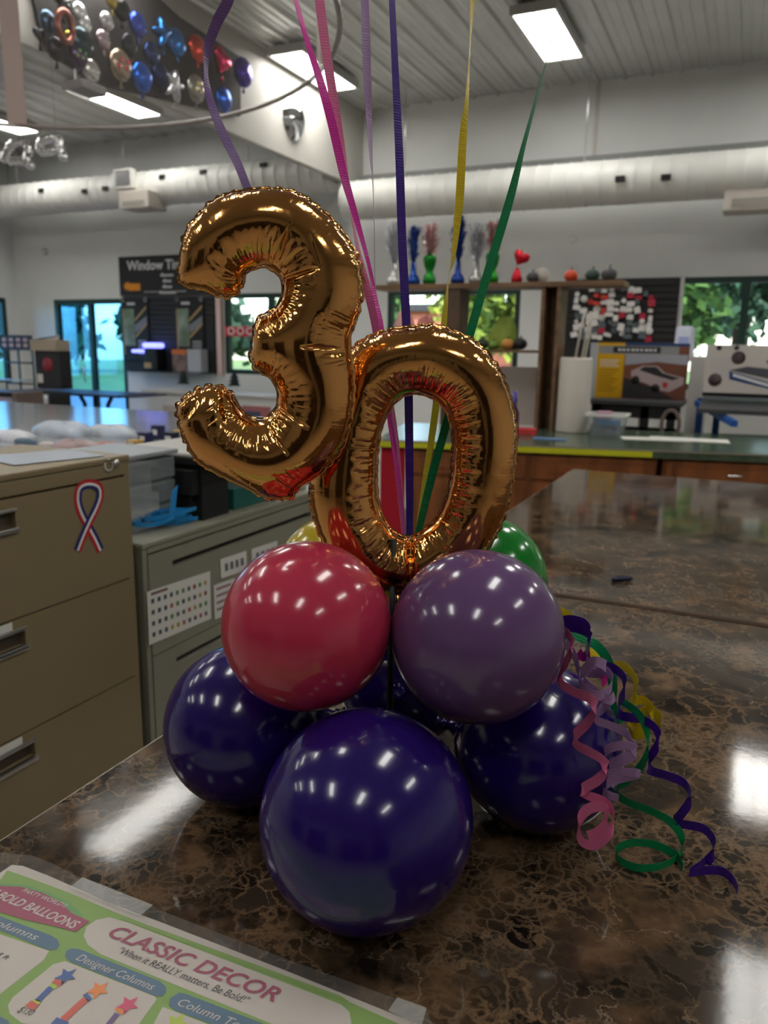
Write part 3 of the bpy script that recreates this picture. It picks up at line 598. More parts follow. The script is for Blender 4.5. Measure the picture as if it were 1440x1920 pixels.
for k, px in enumerate((229, 330)):
    a = onY(px, 560, 9.92); w_ = .52; X = a[0]; Zt = z1-.02
    t = thing('hanging_poster', ('left' if k == 0 else 'right')+' tall black poster on the slat board with green window picture and gold bars', 'poster', (X+w_/2, 9.92, Zt-.95), 'tall posters on the slat board')
    part(MB().box((X, 9.915, Zt-.98), (X+w_, 9.922, Zt)), 'poster_sheet', mat('poster_black', S(16, 17, 20), .35), t)
    part(MB().box((X+.02, 9.912, Zt-.75), (X+.24, 9.9145, Zt-.17)), 'window_picture', mottled('poster_green', S(150, 165, 150), S(90, 105, 80), 3, .4), t); part(MB().box((X, 9.912, Zt-.9), (X+.018, 9.9145, Zt-.17)), 'frame_strip', mat('gold_strip', S(170, 140, 90), .4), t)
    for dz in (0, -.26): part(MB().prism([(X+.25, 9.9145, Zt-.33+dz), (X+.25, 9.9145, Zt-.37+dz), (X+w_-.02, 9.9145, Zt-.16+dz), (X+w_-.02, 9.9145, Zt-.12+dz)], (0, -.002, 0)), 'gold_bar', MATS['gold_strip'], t)
    part(MB().prism([(X+.25, 9.9145, Zt-.55), (X+.25, 9.9145, Zt-.42), (X+w_-.02, 9.9145, Zt-.28), (X+w_-.02, 9.9145, Zt-.40)], (0, -.002, 0)), 'car_picture', mat('poster_grey', S(120, 122, 128), .4), t)
    b = MB(); [b.box((X+.3, 9.912, Zt-.68-.04*i), (X+w_-.05, 9.9145, Zt-.667-.04*i)) for i in range(6)]; b.box((X+.1, 9.912, Zt-.11), (X+.27, 9.9145, Zt-.07)); part(b, 'small_print', MATS['sign_grey'], t)
    for xx in (X+.02, X+w_-.03): part(MB().tube([(xx+.03*cos(u), 9.91, Zt-.03+.03*sin(u)) for u in np.linspace(0, 2*pi, 17)[:-1]], .005, 6, closed=True), 'ring', steel, t)
a = onY(278, 648, 9.85)
t = thing('tint_meter', 'black device with glowing blue display standing before the slat board', 'device', (a[0]+.18, 9.8, z0+.02))
part(MB().box((a[0]+.02, 9.72, z0+.03), (a[0]+.28, 9.93, z0+.37), bev=.02), 'housing', black, t); part(MB().box((a[0], 9.70, z0+.38), (a[0]+.30, 9.90, z0+.46), bev=.035), 'display', mat('blue_glow', S(90, 100, 230), .4, emit=(.16, .18, .9), es=1.6), t); part(MB().box((a[0]+.02, 9.716, z0+.06), (a[0]+.16, 9.7195, z0+.15)), 'label_card', mat('label_tan', S(170, 150, 110), .5), t)
part(MB().box((a[0]-.26, 9.74, z0+.30), (a[0]-.10, 9.9, z0+.35), bev=.02), 'side_display', MATS['blue_glow'], t)
part(MB().box((a[0]-.25, 9.7, z0+.005), (a[0]+.95, 9.93, z0+.02)), 'ledge', black, t)
a = onY(333, 662, 9.85)
tag(MB().box((a[0], 9.72, z0+.021), (a[0]+.27, 9.9, z0+.36), bev=.006).box((a[0]-.004, 9.716, z0+.29), (a[0]+.274, 9.904, z0+.362), 1, .004).build('product_box', [mottled('box_photo', S(130, 105, 95), S(60, 52, 50), 6, .5), mat('box_orange', S(200, 110, 50), .5)], origin=(a[0]+.13, 9.8, z0+.021)), 'product box with orange top band on the slat board ledge', 'box')
tag(MB().box((a[0]+.29, 9.72, z0+.021), (a[0]+.55, 9.9, z0+.37), bev=.006).build('product_box', mat('box_silver', S(165, 168, 175), .45), origin=(a[0]+.42, 9.8, z0+.021)), 'silver grey product box on the slat board ledge, right of the orange topped one', 'box')
# red sign in window 1
a = onY(424, 618, 9.93)
t = thing('window_sign', 'red sign with rounded white loops hanging in the window seen through the three', 'sign', (a[0]+.3, 9.93, a[2]-.1))
part(MB().box((a[0]-.02, 9.925, a[2]-.10), (a[0]+.72, 9.935, a[2]+.05), bev=.003), 'sign_board', mat('sign_red', S(196, 40, 60), .5), t)
for k in range(4): part(MB().tube([(a[0]+.1+.17*k+.055*cos(u), 9.92, a[2]-.02+.05*sin(u)) for u in np.linspace(0, 2*pi, 17)[:-1]], .012, 6, closed=True), 'loop', MATS['sign_white'], t)
part(MB().tube([(a[0]+.1, 9.93, a[2]+.04), (a[0]+.1, 9.96, 2.29)], .003, 5).tube([(a[0]+.6, 9.93, a[2]+.04), (a[0]+.6, 9.96, 2.29)], .003, 5), 'cord', black, t)
# small dark trees on the sill line and a red board seen in the 3's lower bay
for k, px in enumerate((345, 440)):
    q = onY(px, 742, 9.2); base = .9315
    t = thing('tabletop_tree', ('left' if k == 0 else 'right')+' small dark decorative tree peeping over the lower end of the three', 'decoration', (q[0], 9.2, base), 'small dark decorative trees')
    part(MB().tube([(q[0], 9.2, base), (q[0], 9.2, q[2]+.02)], .012, 6), 'trunk', bark, t)
    b = MB(); hh = q[2]+.12-base; [b.lathe([(.10-.016*i, base+.1+i*.055), (.02, base+.18+i*.055)], (q[0], 9.2, 0), 9) for i in range(max(3, int((hh-.12)/.055)))]; part(b, 'foliage', mat('dark_pine', S(22, 34, 36), .7), t)
t = thing('side_counter', 'pale low counter along the wall below the window', 'counter', (-6.5, 9.3, 0)); part(MB().box((-8.2, 9.0, .89), (-5.4, 9.6, .93), bev=.008), 'countertop', MATS['pale_laminate'], t); part(MB().box((-8.15, 9.05, .001), (-5.45, 9.55, .889)), 'cabinet_body', white_wall, t)
a = onY(455, 760, 7.4); c = onY(507, 790, 7.4)
t = thing('poster_board', 'dusty red board with dark artwork seen through the lower bay of the three', 'board', ((a[0]+c[0])/2, 7.4, 0)); part(MB().box((a[0], 7.38, c[2]-.1), (c[0], 7.41, a[2])), 'panel', mat('dusty_red', S(160, 100, 104), .6), t); part(MB().box((a[0]+.05, 7.376, c[2]), (c[0]-.12, 7.3795, a[2]-.06)), 'artwork', mat('artwork_navy', S(70, 74, 100), .6), t); part(MB().box((a[0]+.05, 7.39, .001), (a[0]+.08, 7.41, c[2]-.1)).box((c[0]-.08, 7.39, .001), (c[0]-.05, 7.41, c[2]-.1)), 'easel_leg', charcoal, t)
a = onY(316, 758, 7.0); c = onY(348, 840, 7.0)
tag(MB().box((a[0], 6.9, .002), (c[0], 7.1, a[2]), bev=.01).build('carton', mat('carton_pale', S(176, 166, 160), .6), origin=((a[0]+c[0])/2, 7, .002)), 'tall pale carton left of the lower tip of the three', 'box')

# ================================================================== green back counter
A0 = np.array([-1.389, 5.633]); A1 = np.array([.19, 6.038]); dr_ = (A1-A0)/np.linalg.norm(A1-A0); nr_ = np.array([-dr_[1], dr_[0]])
pl = onZ(690, 832, TT); s0 = float((pl[:2]-A0)@dr_); s1 = 3.9
def ctr(s, d, z): q = A0+dr_*s+nr_*d; return np.array([q[0], q[1], z])
def cbox(b, s_0, s_1, d0, d1, z0, z1, mi=0): return b.obox(ctr(s_0, d0, z0), [*(dr_*(s_1-s_0)), 0], [*(nr_*(d1-d0)), 0], (0, 0, z1-z0), mi)
green_top = mottled('green_laminate', S(84, 96, 78), S(66, 78, 64), 14, .2)
t = thing('back_counter', 'speckled green laminate counter on oak cabinets behind the island', 'counter', ctr(1, .35, 0))
part(cbox(MB(), s0, s1, -.03, 1.40, TT-.06, TT), 'countertop', green_top, t)
part(cbox(MB(), s0, s1, -.034, -.0305, TT-.012, TT-.002), 'edge_line', edge_m, t)
part(cbox(MB(), s0+.02, s1, .08, 1.36, .001, .09), 'plinth', black, t)
seamS = float((onZ(1240, 870, .80)[:2]-A0)@dr_)
def on_front(px, py):      # point on the counter front
    d = ray(px, py); k = (A0-CAM[:2])@nr_/(d[:2]@nr_); q = CAM+d*k; return float((q[:2]-A0)@dr_), q[2]
sm = on_front(1240, 875)[0]
L_ = s0+.24
for (a, c, lab) in ((L_, sm-.03, 'oak cabinet unit left of the dark gap'), (sm+.01, s1-.02, 'oak cabinet unit right of the dark gap')):
    u = part(cbox(MB(), a, c, .012, 1.36, .0905, TT-.0605), 'cabinet_unit', wood, t, lab)
    n_ = max(1, round((c-a)/.95)); wd = (c-a)/n_
    for k in range(n_):
        p0, p1 = a+k*wd+.02, a+(k+1)*wd-.02
        ox = Vector(t.location)+Vector(u.location)
        for (za, zb, nm) in ((.66, .83, 'drawer'), (.13, .63, 'door')):
            b = MB(); cbox(b, p0, p1, -.006, .0115, za, zb); cbox(b, p0+.06, p1-.06, -.014, -.0065, za+.045, zb-.045); f = part(b, nm, wood, u)
            if lab.startswith('oak cabinet unit left'): continue
            cm = ctr((p0+p1)/2, 0, (za+zb)/2 if nm == 'drawer' else zb-.05)
            pp = cm-np.array([*nr_, 0])*.03
            part(MB().tube([cm-np.array([*dr_, 0])*.05-[0, 0, 0], pp-np.array([*dr_, 0])*.045, pp+np.array([*dr_, 0])*.045, cm+np.array([*dr_, 0])*.05], .007, 8), 'pull', chrome, f)
ya, yb = on_front(712, 848)[0], on_front(1222, 852)[0]
part(cbox(MB(), max(ya, s0+.01), yb, -.0365, -.0345, TT-.055, TT-.014), 'yellow_tape', mat('tape_yellow', S(196, 196, 30), .5), t, 'strip of yellow green tape along the counter edge')
tag(cbox(MB(), s0+.03, L_-.02, .02, .05, .02, TT-.0605).build('red_cloth', mat('red_cloth', S(176, 16, 40), .8)), 'red cloth panel hanging under the counter, seen through the golden zero', 'cloth')
def onC(px, py, z=TT): return onZ(px, py, z)
# on the counter
def pbox(px0, py0, px1, py1, Y):      # front rectangle in an upright plane
    a = onY(px0, py0, Y); c = onY(px1, py1, Y); return a[0], c[0], min(a[2], c[2]), max(a[2], c[2])
q = onC(1068, 812); x0, x1, z0, z1 = pbox(1041, 670, 1094, 800, q[1])
rad = (x1-x0)/2
t = thing('paper_roll', 'tall white upright roll standing on the green counter', 'roll', (q[0], q[1]+rad, TT+.001))
part(MB().lathe([(0, 0), (rad, 0), (rad*1.01, .01), (rad*.98, z1-TT-.02), (rad*.93, z1-TT), (.03, z1-TT), (.03, z1-TT-.02), (0, z1-TT-.02)], (q[0]-.01, q[1]+rad, TT+.001), 36), 'roll_body', mat('roll_white', S(205, 198, 188), .6), t)
b = MB()
for dx in (-.02, .035, .06): b.tube([(q[0]+dx, q[1]+rad, z1), (q[0]+dx*1.0+.03, q[1]+rad-.02, z1+.22), (q[0]+dx*.8+.055, q[1]+rad-.03, z1+.38)], .010, 8)
part(b, 'white_rod', MATS['roll_white'], t)
q = onC(1133, 819); w2 = .155
t = thing('clear_bin', 'clear plastic bin with coloured supplies on the green counter', 'bin', (q[0], q[1]+.12, TT+.001))
X, Y_ = q[0], q[1]; zb = TT+.001
def taper(b, x, y, z, w0, d0, w1, d1, h, mi=0):
    V = [(x+sx*w_, y+sy*d_, z+hh) for w_, d_, hh in ((w0, d0, 0), (w1, d1, h)) for sx, sy in ((-1, -1), (1, -1), (1, 1), (-1, 1))]
    return b.add(V, [(3, 2, 1, 0), (0, 1, 5, 4), (1, 2, 6, 5), (2, 3, 7, 6), (3, 0, 4, 7)], mi)
part(taper(MB(), X, Y_+.12, zb, .12, .09, .15, .12, .17), 'bin_body', clear, t); part(MB().box((X-.165, Y_-.01, zb+.165), (X+.165, Y_+.0, zb+.185)).box((X-.165, Y_+.24, zb+.165), (X+.165, Y_+.25, zb+.185)).box((X-.165, Y_+.0, zb+.165), (X-.15, Y_+.24, zb+.185)).box((X+.15, Y_, zb+.165), (X+.165, Y_+.24, zb+.185)), 'rim', paper, t)
tag(lump(X, Y_+.12, zb+.012, .10, .07, .06, 4).build('bin_contents', mottled('contents_dark', S(90, 96, 110), S(52, 56, 72), 20, .5), origin=(X, Y_+.12, zb+.012)), 'dark grey supplies filling the lower half of the clear bin', 'supplies')
tag(MB().box((X-.07, Y_+.05, zb+.085), (X+.10, Y_+.19, zb+.13), bev=.01).build('blue_packet', mat('packet_blue', S(30, 100, 150), .4), origin=(X, Y_+.12, zb+.085)), 'blue packet lying on the supplies in the clear bin', 'packet')
tag(MB().box((X-.09, Y_+.08, zb+.14), (X+.03, Y_+.17, zb+.20), bev=.01, rz=.3).build('pink_packet', mat('packet_pink', S(200, 150, 175), .4), origin=(X, Y_+.12, zb+.14)), 'pale pink packet on top of the blue one in the clear bin', 'packet')
for k, (px, py, w_, d_, rz, l) in enumerate([(1225, 824, .26, .2, .25, 'white paper sheet lying flat on the green counter in front of the clear bin side'), (1290, 826, .30, .22, .1, 'white paper sheet on the green counter, right of the other sheet')]):
    q = onC(px, py+1); tag(MB().box((q[0]-w_, q[1]-.05, TT+.0012+.002*k), (q[0]+w_, q[1]+d_, TT+.0026+.002*k), rz=rz).build('paper_sheet', paper, origin=(q[0], q[1], TT+.0012)), l, 'paper')
for (px, py, c, l, nm) in ((975, 812, (200, 60, 60), 'flat red folded cloth on the green counter right of the golden zero', 'red_folder'), (1030, 822, (90, 120, 160), 'blue grey folded sheet near the foot of the shelf post', 'blue_sheet')):
    q = onC(px, py+3); tag(MB().box((q[0]-.14, q[1]-.03, TT+.001), (q[0]+.12, q[1]+.12, TT+(.05 if c[0] > 150 else .008)), bev=.004, rz=.15).build(nm, mat(nm, S(*c), .6), origin=(q[0], q[1]+.06, TT+.001)), l, 'cloth' if c[0] > 150 else 'sheet')
q = onC(962, 822)
t = thing('supply_bottle', 'dark purple slim bottle peeping out right of the golden zero', 'bottle', (q[0], q[1], TT+.001)); part(MB().lathe([(0, 0), (.04, 0), (.04, .2), (.015, .26), (.015, .3)], (q[0]+.0, q[1], TT+.001), 20), 'bottle_body', mat('plum', S(60, 20, 60), .3), t); part(MB().lathe([(.018, .28), (.018, .37), (0, .37)], (q[0], q[1], TT+.001), 16), 'cap', mat('violet_cap', S(70, 50, 150), .3), t)

# ------------------------------------------------------------------ wooden shelf unit
YS = 6.90
aL = onY(714, 541, YS); aR = onY(1176, 522, YS); zT = (onY(900, 533, YS)[2])
t = thing('shelf_unit', 'open wooden shelf unit standing on the green counter before the window', 'shelf', ((aL[0]+aR[0])/2, YS, TT+.001))
part(MB().box((aL[0], YS-.15, zT-.045), (aR[0], YS+.16, zT), bev=.004), 'top_shelf', wood_d, t)
q = onY(1038, 700, YS); part(MB().box((q[0]-.115, YS-.14, TT+.001), (q[0]-.085, YS+.14, zT-.046)).box((q[0]+.02, YS-.14, TT+.001), (q[0]+.05, YS+.14, zT-.046)).box((q[0]-.085, YS+.1, TT+.001), (q[0]+.02, YS+.14, zT-.046)), 'post', wood_d, t, 'wide upright at the right'); qx = q[0]-.115
q = onY(855, 600, YS); part(MB().box((q[0]-.075, YS-.14, TT+.001), (q[0]+.075, YS+.14, zT-.046)), 'post', mottled('post_dark', S(92, 70, 52), S(74, 56, 42), 4, .6), t, 'dark upright in the middle'); q2 = q[0]+.075
q = onY(960, 656, YS); zM = q[2]; part(MB().box((q2+.001, YS-.12, zM-.025), (qx-.001, YS+.13, zM)), 'middle_shelf', wood_d, t)
zL = onY(960, 688, YS)[2]; part(MB().box((q2+.001, YS+.10, TT+.01), (qx-.001, YS+.13, zL)), 'back_panel', mottled('panel_taupe', S(190, 176, 168), S(180, 167, 160), 2, .6), t)
# items on the middle shelf
for k, (px, c, s, l) in enumerate([(905, (50, 60, 40), .06, 'dark green small pumpkin on the middle shelf beside the green ribbon'), (925, (110, 140, 60), .05, 'light green small gourd on the middle shelf'), (952, (200, 140, 70), .06, 'peach orange small pumpkin on the middle shelf'), (975, (26, 28, 30), .065, 'black small pumpkin on the middle shelf, rightmost of its row')]):
    q = onY(px, 650, YS); t = thing('small_pumpkin', l, 'pumpkin', (q[0], YS, zM+.001))
    b = MB(); V = []; 
    for j in range(11):
        v = -pi/2+pi*j/10
        for i in range(32): u = i/32*2*pi; r_ = s*cos(v)*(1-.09*abs(cos(4*u))); V.append((q[0]+r_*cos(u), YS+r_*sin(u), zM+.001+s*.8*(1+sin(v))))
    b.add(V, [(j*32+i, j*32+(i+1) % 32, (j+1)*32+(i+1) % 32, (j+1)*32+i) for j in range(10) for i in range(32)], 0, True); part(b, 'gourd', mat('gourd_%d' % k, S(*c), .5), t); part(MB().tube([(q[0], YS, zM+s*1.55), (q[0]+.006, YS, zM+s*1.9)], .008, 6), 'stem', bark, t)
q = onY(945, 610, YS+.05)
tag(lump(q[0], YS+.06, zM+.001, .13, .04, .26, 9, (26, 12)).build('leaf_garland', leafs[0], origin=(q[0], YS+.06, zM+.001)), 'bunch of yellow green artificial leaves at the back of the middle shelf', 'garland')
# round things along the top
for k, (px, py, r, c, l, sh) in enumerate([(1000, 512, .055, (60, 60, 62), 'dark grey small pumpkin on the top shelf beside the cream disc', 1), (1013, 508, .065, (190, 182, 172), 'cream round disc standing on the top shelf', 0), (1072, 512, .06, (205, 70, 35), 'orange red small pumpkin on the top shelf', 1), (1112, 513, .062, (40, 62, 56), 'dark green small pumpkin on the top shelf', 1), (1143, 511, .066, (72, 72, 74), 'charcoal round ball ornament, rightmost on the top shelf', 1)]):
    q = onY(px, py, YS); yy = YS+(.05 if sh == 0 else -.02)
    t = thing('small_pumpkin' if sh else 'round_disc', l, 'pumpkin' if sh else 'disc', (q[0], yy, zT+.001)); b = MB(); V = []
    if sh:
        for j in range(11):
            v = -pi/2+pi*j/10
            for i in range(32): u = i/32*2*pi; r_ = r*cos(v)*(1-.08*abs(cos(4*u))*(k != 4)); V.append((q[0]+r_*cos(u), yy+r_*sin(u), zT+.001+r*.85*(1+sin(v))))
        b.add(V, [(j*32+i, j*32+(i+1) % 32, (j+1)*32+(i+1) % 32, (j+1)*32+i) for j in range(10) for i in range(32)], 0, True)
        part(MB().tube([(q[0], yy, zT+r*1.65), (q[0]+.008, yy, zT+r*2.05)], .008, 6), 'stem', bark, t)
    else: b.lathe([(0, -.02), (r*.9, -.02), (r, 0), (r*.9, .02), (0, .02)], (q[0], yy, zT+.001+r), 28, axis=(0, 1, 0))
    part(b, 'gourd' if sh else 'disc_face', mat('top_round_%d' % k, S(*c), .5), t)
# foil fringe centrepieces
def spray(px, top, c, base_c, label, body=0, n=170, seed=0, spread=.13):
    q = onY(px, 525, YS-.03); rg = np.random.default_rng(seed); X, Yp, Z = q[0], YS-.03, zT+.001; H_ = onY(px, top, YS-.03)[2]-Z
    t = thing('foil_centrepiece', label, 'centrepiece', (X, Yp, Z), 'foil spray centrepieces on the top shelf')
    mb = mat('foil_'+str(base_c), S(*base_c), .25, .6)
    if body: prof = [(0, 0), (.058, 0), (.062, .04), (.05, .08), (.030, .11), (.052, .17), (.062, .23), (.052, .26), (0, .25)]; h0 = .24
    else: prof = [(0, 0), (.062, 0), (.066, .04), (.05, .075), (.028, .10), (.024, .2), (0, .2)]; h0 = .18
    part(MB().lathe(prof, (X, Yp, Z), 20), 'wrapped_base', mb, t)
    mats = [mat('strand_'+str(cc), S(*cc), .3, .7) for cc in c]; bs = [MB() for _ in c]
    for k in range(n):
        a = rg.uniform(0, 2*pi); L = rg.uniform(.18, 1)*(H_-h0); sp = spread*rg.uniform(.2, 1); P = []
        for i in range(6): s_ = i/5; P.append((X+cos(a)*sp*s_**1.4+rg.normal(0, .004), Yp+sin(a)*sp*s_**1.4*.8, Z+h0+L*(s_*1.15-.25*s_*s_*(1+2*sp))))
        P = np.array(P); V = np.vstack([P, P+[cos(a+1.5)*.011, sin(a+1.5)*.011, 0]]); m_ = len(P)
        i_ = k % len(c); bs[i_].add(V, [(i, i+1, m_+i+1, m_+i) for i in range(m_-1)])
        if k % 4 == 0:
            e = P[-1]; bs[i_].tube([e+np.array([.016*cos(u), 0, .016*sin(u)-.016]) for u in np.linspace(0, 5, 8)], .003, 4, caps=False)
    for b, m_ in zip(bs, mats): part(b, 'spray', m_, t)
    return t
spray(738, 400, [(200, 200, 205), (180, 185, 195)], (190, 188, 184), 'silver foil spray centrepiece, leftmost on the top shelf', seed=1)
spray(775, 412, [(30, 60, 130), (60, 100, 180)], (30, 70, 150), 'dark blue foil spray centrepiece on the top shelf, beside the purple ribbon', seed=2, spread=.06)
spray(805, 408, [(200, 130, 135), (190, 180, 175)], (20, 120, 30), 'pink foil spray centrepiece in a green wrapped base left of the yellow ribbon', 1, seed=3, spread=.10)
spray(858, 388, [(25, 50, 120), (30, 60, 150)], (25, 55, 130), 'tall royal blue foil spray centrepiece behind the yellow ribbon', seed=4, spread=.07, n=220)
spray(892, 405, [(190, 190, 195), (150, 150, 155)], (170, 168, 165), 'silver foil spray centrepiece between the yellow and green ribbons', seed=5, spread=.10)
spray(922, 402, [(170, 90, 95), (190, 185, 180)], (25, 130, 25), 'dusty red foil spray centrepiece in a green wrapped base behind the green ribbon', 1, seed=6, spread=.09)
q = onY(972, 500, YS-.03)
t = thing('foil_heart', 'red foil heart on a stick in a red wrapped base on the top shelf', 'centrepiece', (q[0], YS-.03, zT+.001))
redf = mat('foil_red', S(190, 20, 40), .22, .6)
part(MB().lathe([(0, 0), (.045, 0), (.05, .03), (.03, .1), (.014, .13), (0, .13)], (q[0]-.01, YS-.03, zT+.001), 18), 'wrapped_base', redf, t)
b = MB(); V = []
for j in range(7):
    f_ = -1+2*j/6; sc_ = sqrt(max(0, 1-f_*f_))
    for i in range(28): u = i/28*2*pi; hx_ = .0048*16*sin(u)**3; hz = .0048*(13*cos(u)-5*cos(2*u)-2*cos(3*u)-cos(4*u)); hx_, hz = hx_*cos(.5)+hz*sin(.5), hz*cos(.5)-hx_*sin(.5); V.append((q[0]+.02+hx_*sc_, YS-.03+f_*.03, zT+.215+hz*sc_))
b.add(V, [(j*28+i, j*28+(i+1) % 28, (j+1)*28+(i+1) % 28, (j+1)*28+i) for j in range(6) for i in range(28)], 0, True); part(b, 'heart', redf, t)

# ------------------------------------------------------------------ dark slat wall with cards, right
x0, x1, z0, z1 = pbox(1062, 524, 1254, 760, 9.94)
t = thing('slat_board', 'dark slat wall board behind the hanging cards at right', 'board', ((x0+x1)/2, 9.96, .9)); b = MB(); h = z0
while h < z1-.01: b.box((x0, 9.93, h), (x1, 9.955, min(h+.064, z1))); h += .078
b.box((x0, 9.956, z0), (x1, WY-.001, z1)); part(b, 'slat_panel', mat('slat_dark', S(36, 34, 36), .6), t)
struct(MB().box((x1+.002, 9.94, z0), (x1+.045, WY-.001, z1+.02)).build('trim_6', steel))
rg = np.random.default_rng(11)
a = onY(1078, 532, 9.88); c = onY(1222, 632, 9.88)
cc = [((225, 222, 218), 'white'), ((200, 60, 45), 'orange red'), ((176, 40, 62), 'crimson'), ((90, 100, 104), 'grey')]
k = 0
for j in range(8):
    for i in range(12):
        if rg.uniform() < .10: continue
        ci = int(rg.choice([0, 0, 0, 0, 0, 3, 3, 2])) if i < 11 else (2 if j in (0, 1, 2, 7) else 0)
        if i in (2, 3, 4) and 1 <= j <= 3: ci = 1 if (i+j) % 3 else 0
        X = a[0]+(c[0]-a[0])*(i+.5)/12+rg.uniform(-.012, .012); Z = a[2]+(c[2]-a[2])*(j+.5)/8+rg.uniform(-.018, .018)-.05*abs(sin(i*1.3)); w_ = .034+rg.uniform(-.010, .016); h_ = .030+rg.uniform(-.010, .014); Yk = 9.90-.012*((i*3+j*5) % 4)
        b = MB()
        if (i*7+j*3) % 5 == 0: b.lathe([(0, 0), (w_, 0), (w_, .01), (0, .01)], (X, Yk+.01, Z), 18, axis=(0, -1, 0))
        else:
            th = rg.uniform(-.25, .25); e_ = np.array([cos(th), 0, sin(th)]); f_ = np.array([-sin(th), 0, cos(th)]); b.obox(np.array([X, Yk, Z])-e_*w_-f_*h_, e_*2*w_, (0, .010, 0), f_*2*h_)
        b.tube([(X, Yk+.005, Z+h_*.6), (X, Yk+.012, Z+h_+.01), (X, 9.929, Z+h_+.012)], .003, 5)
        o = b.build('hang_card', mat('card_'+cc[ci][1].replace(' ', '_'), S(*cc[ci][0]), .5), origin=(X, Yk, Z)); tag(o, cc[ci][1]+' small package hanging in the crowded rows on the right slat board', 'package', cc[ci][1]+' hanging packages')
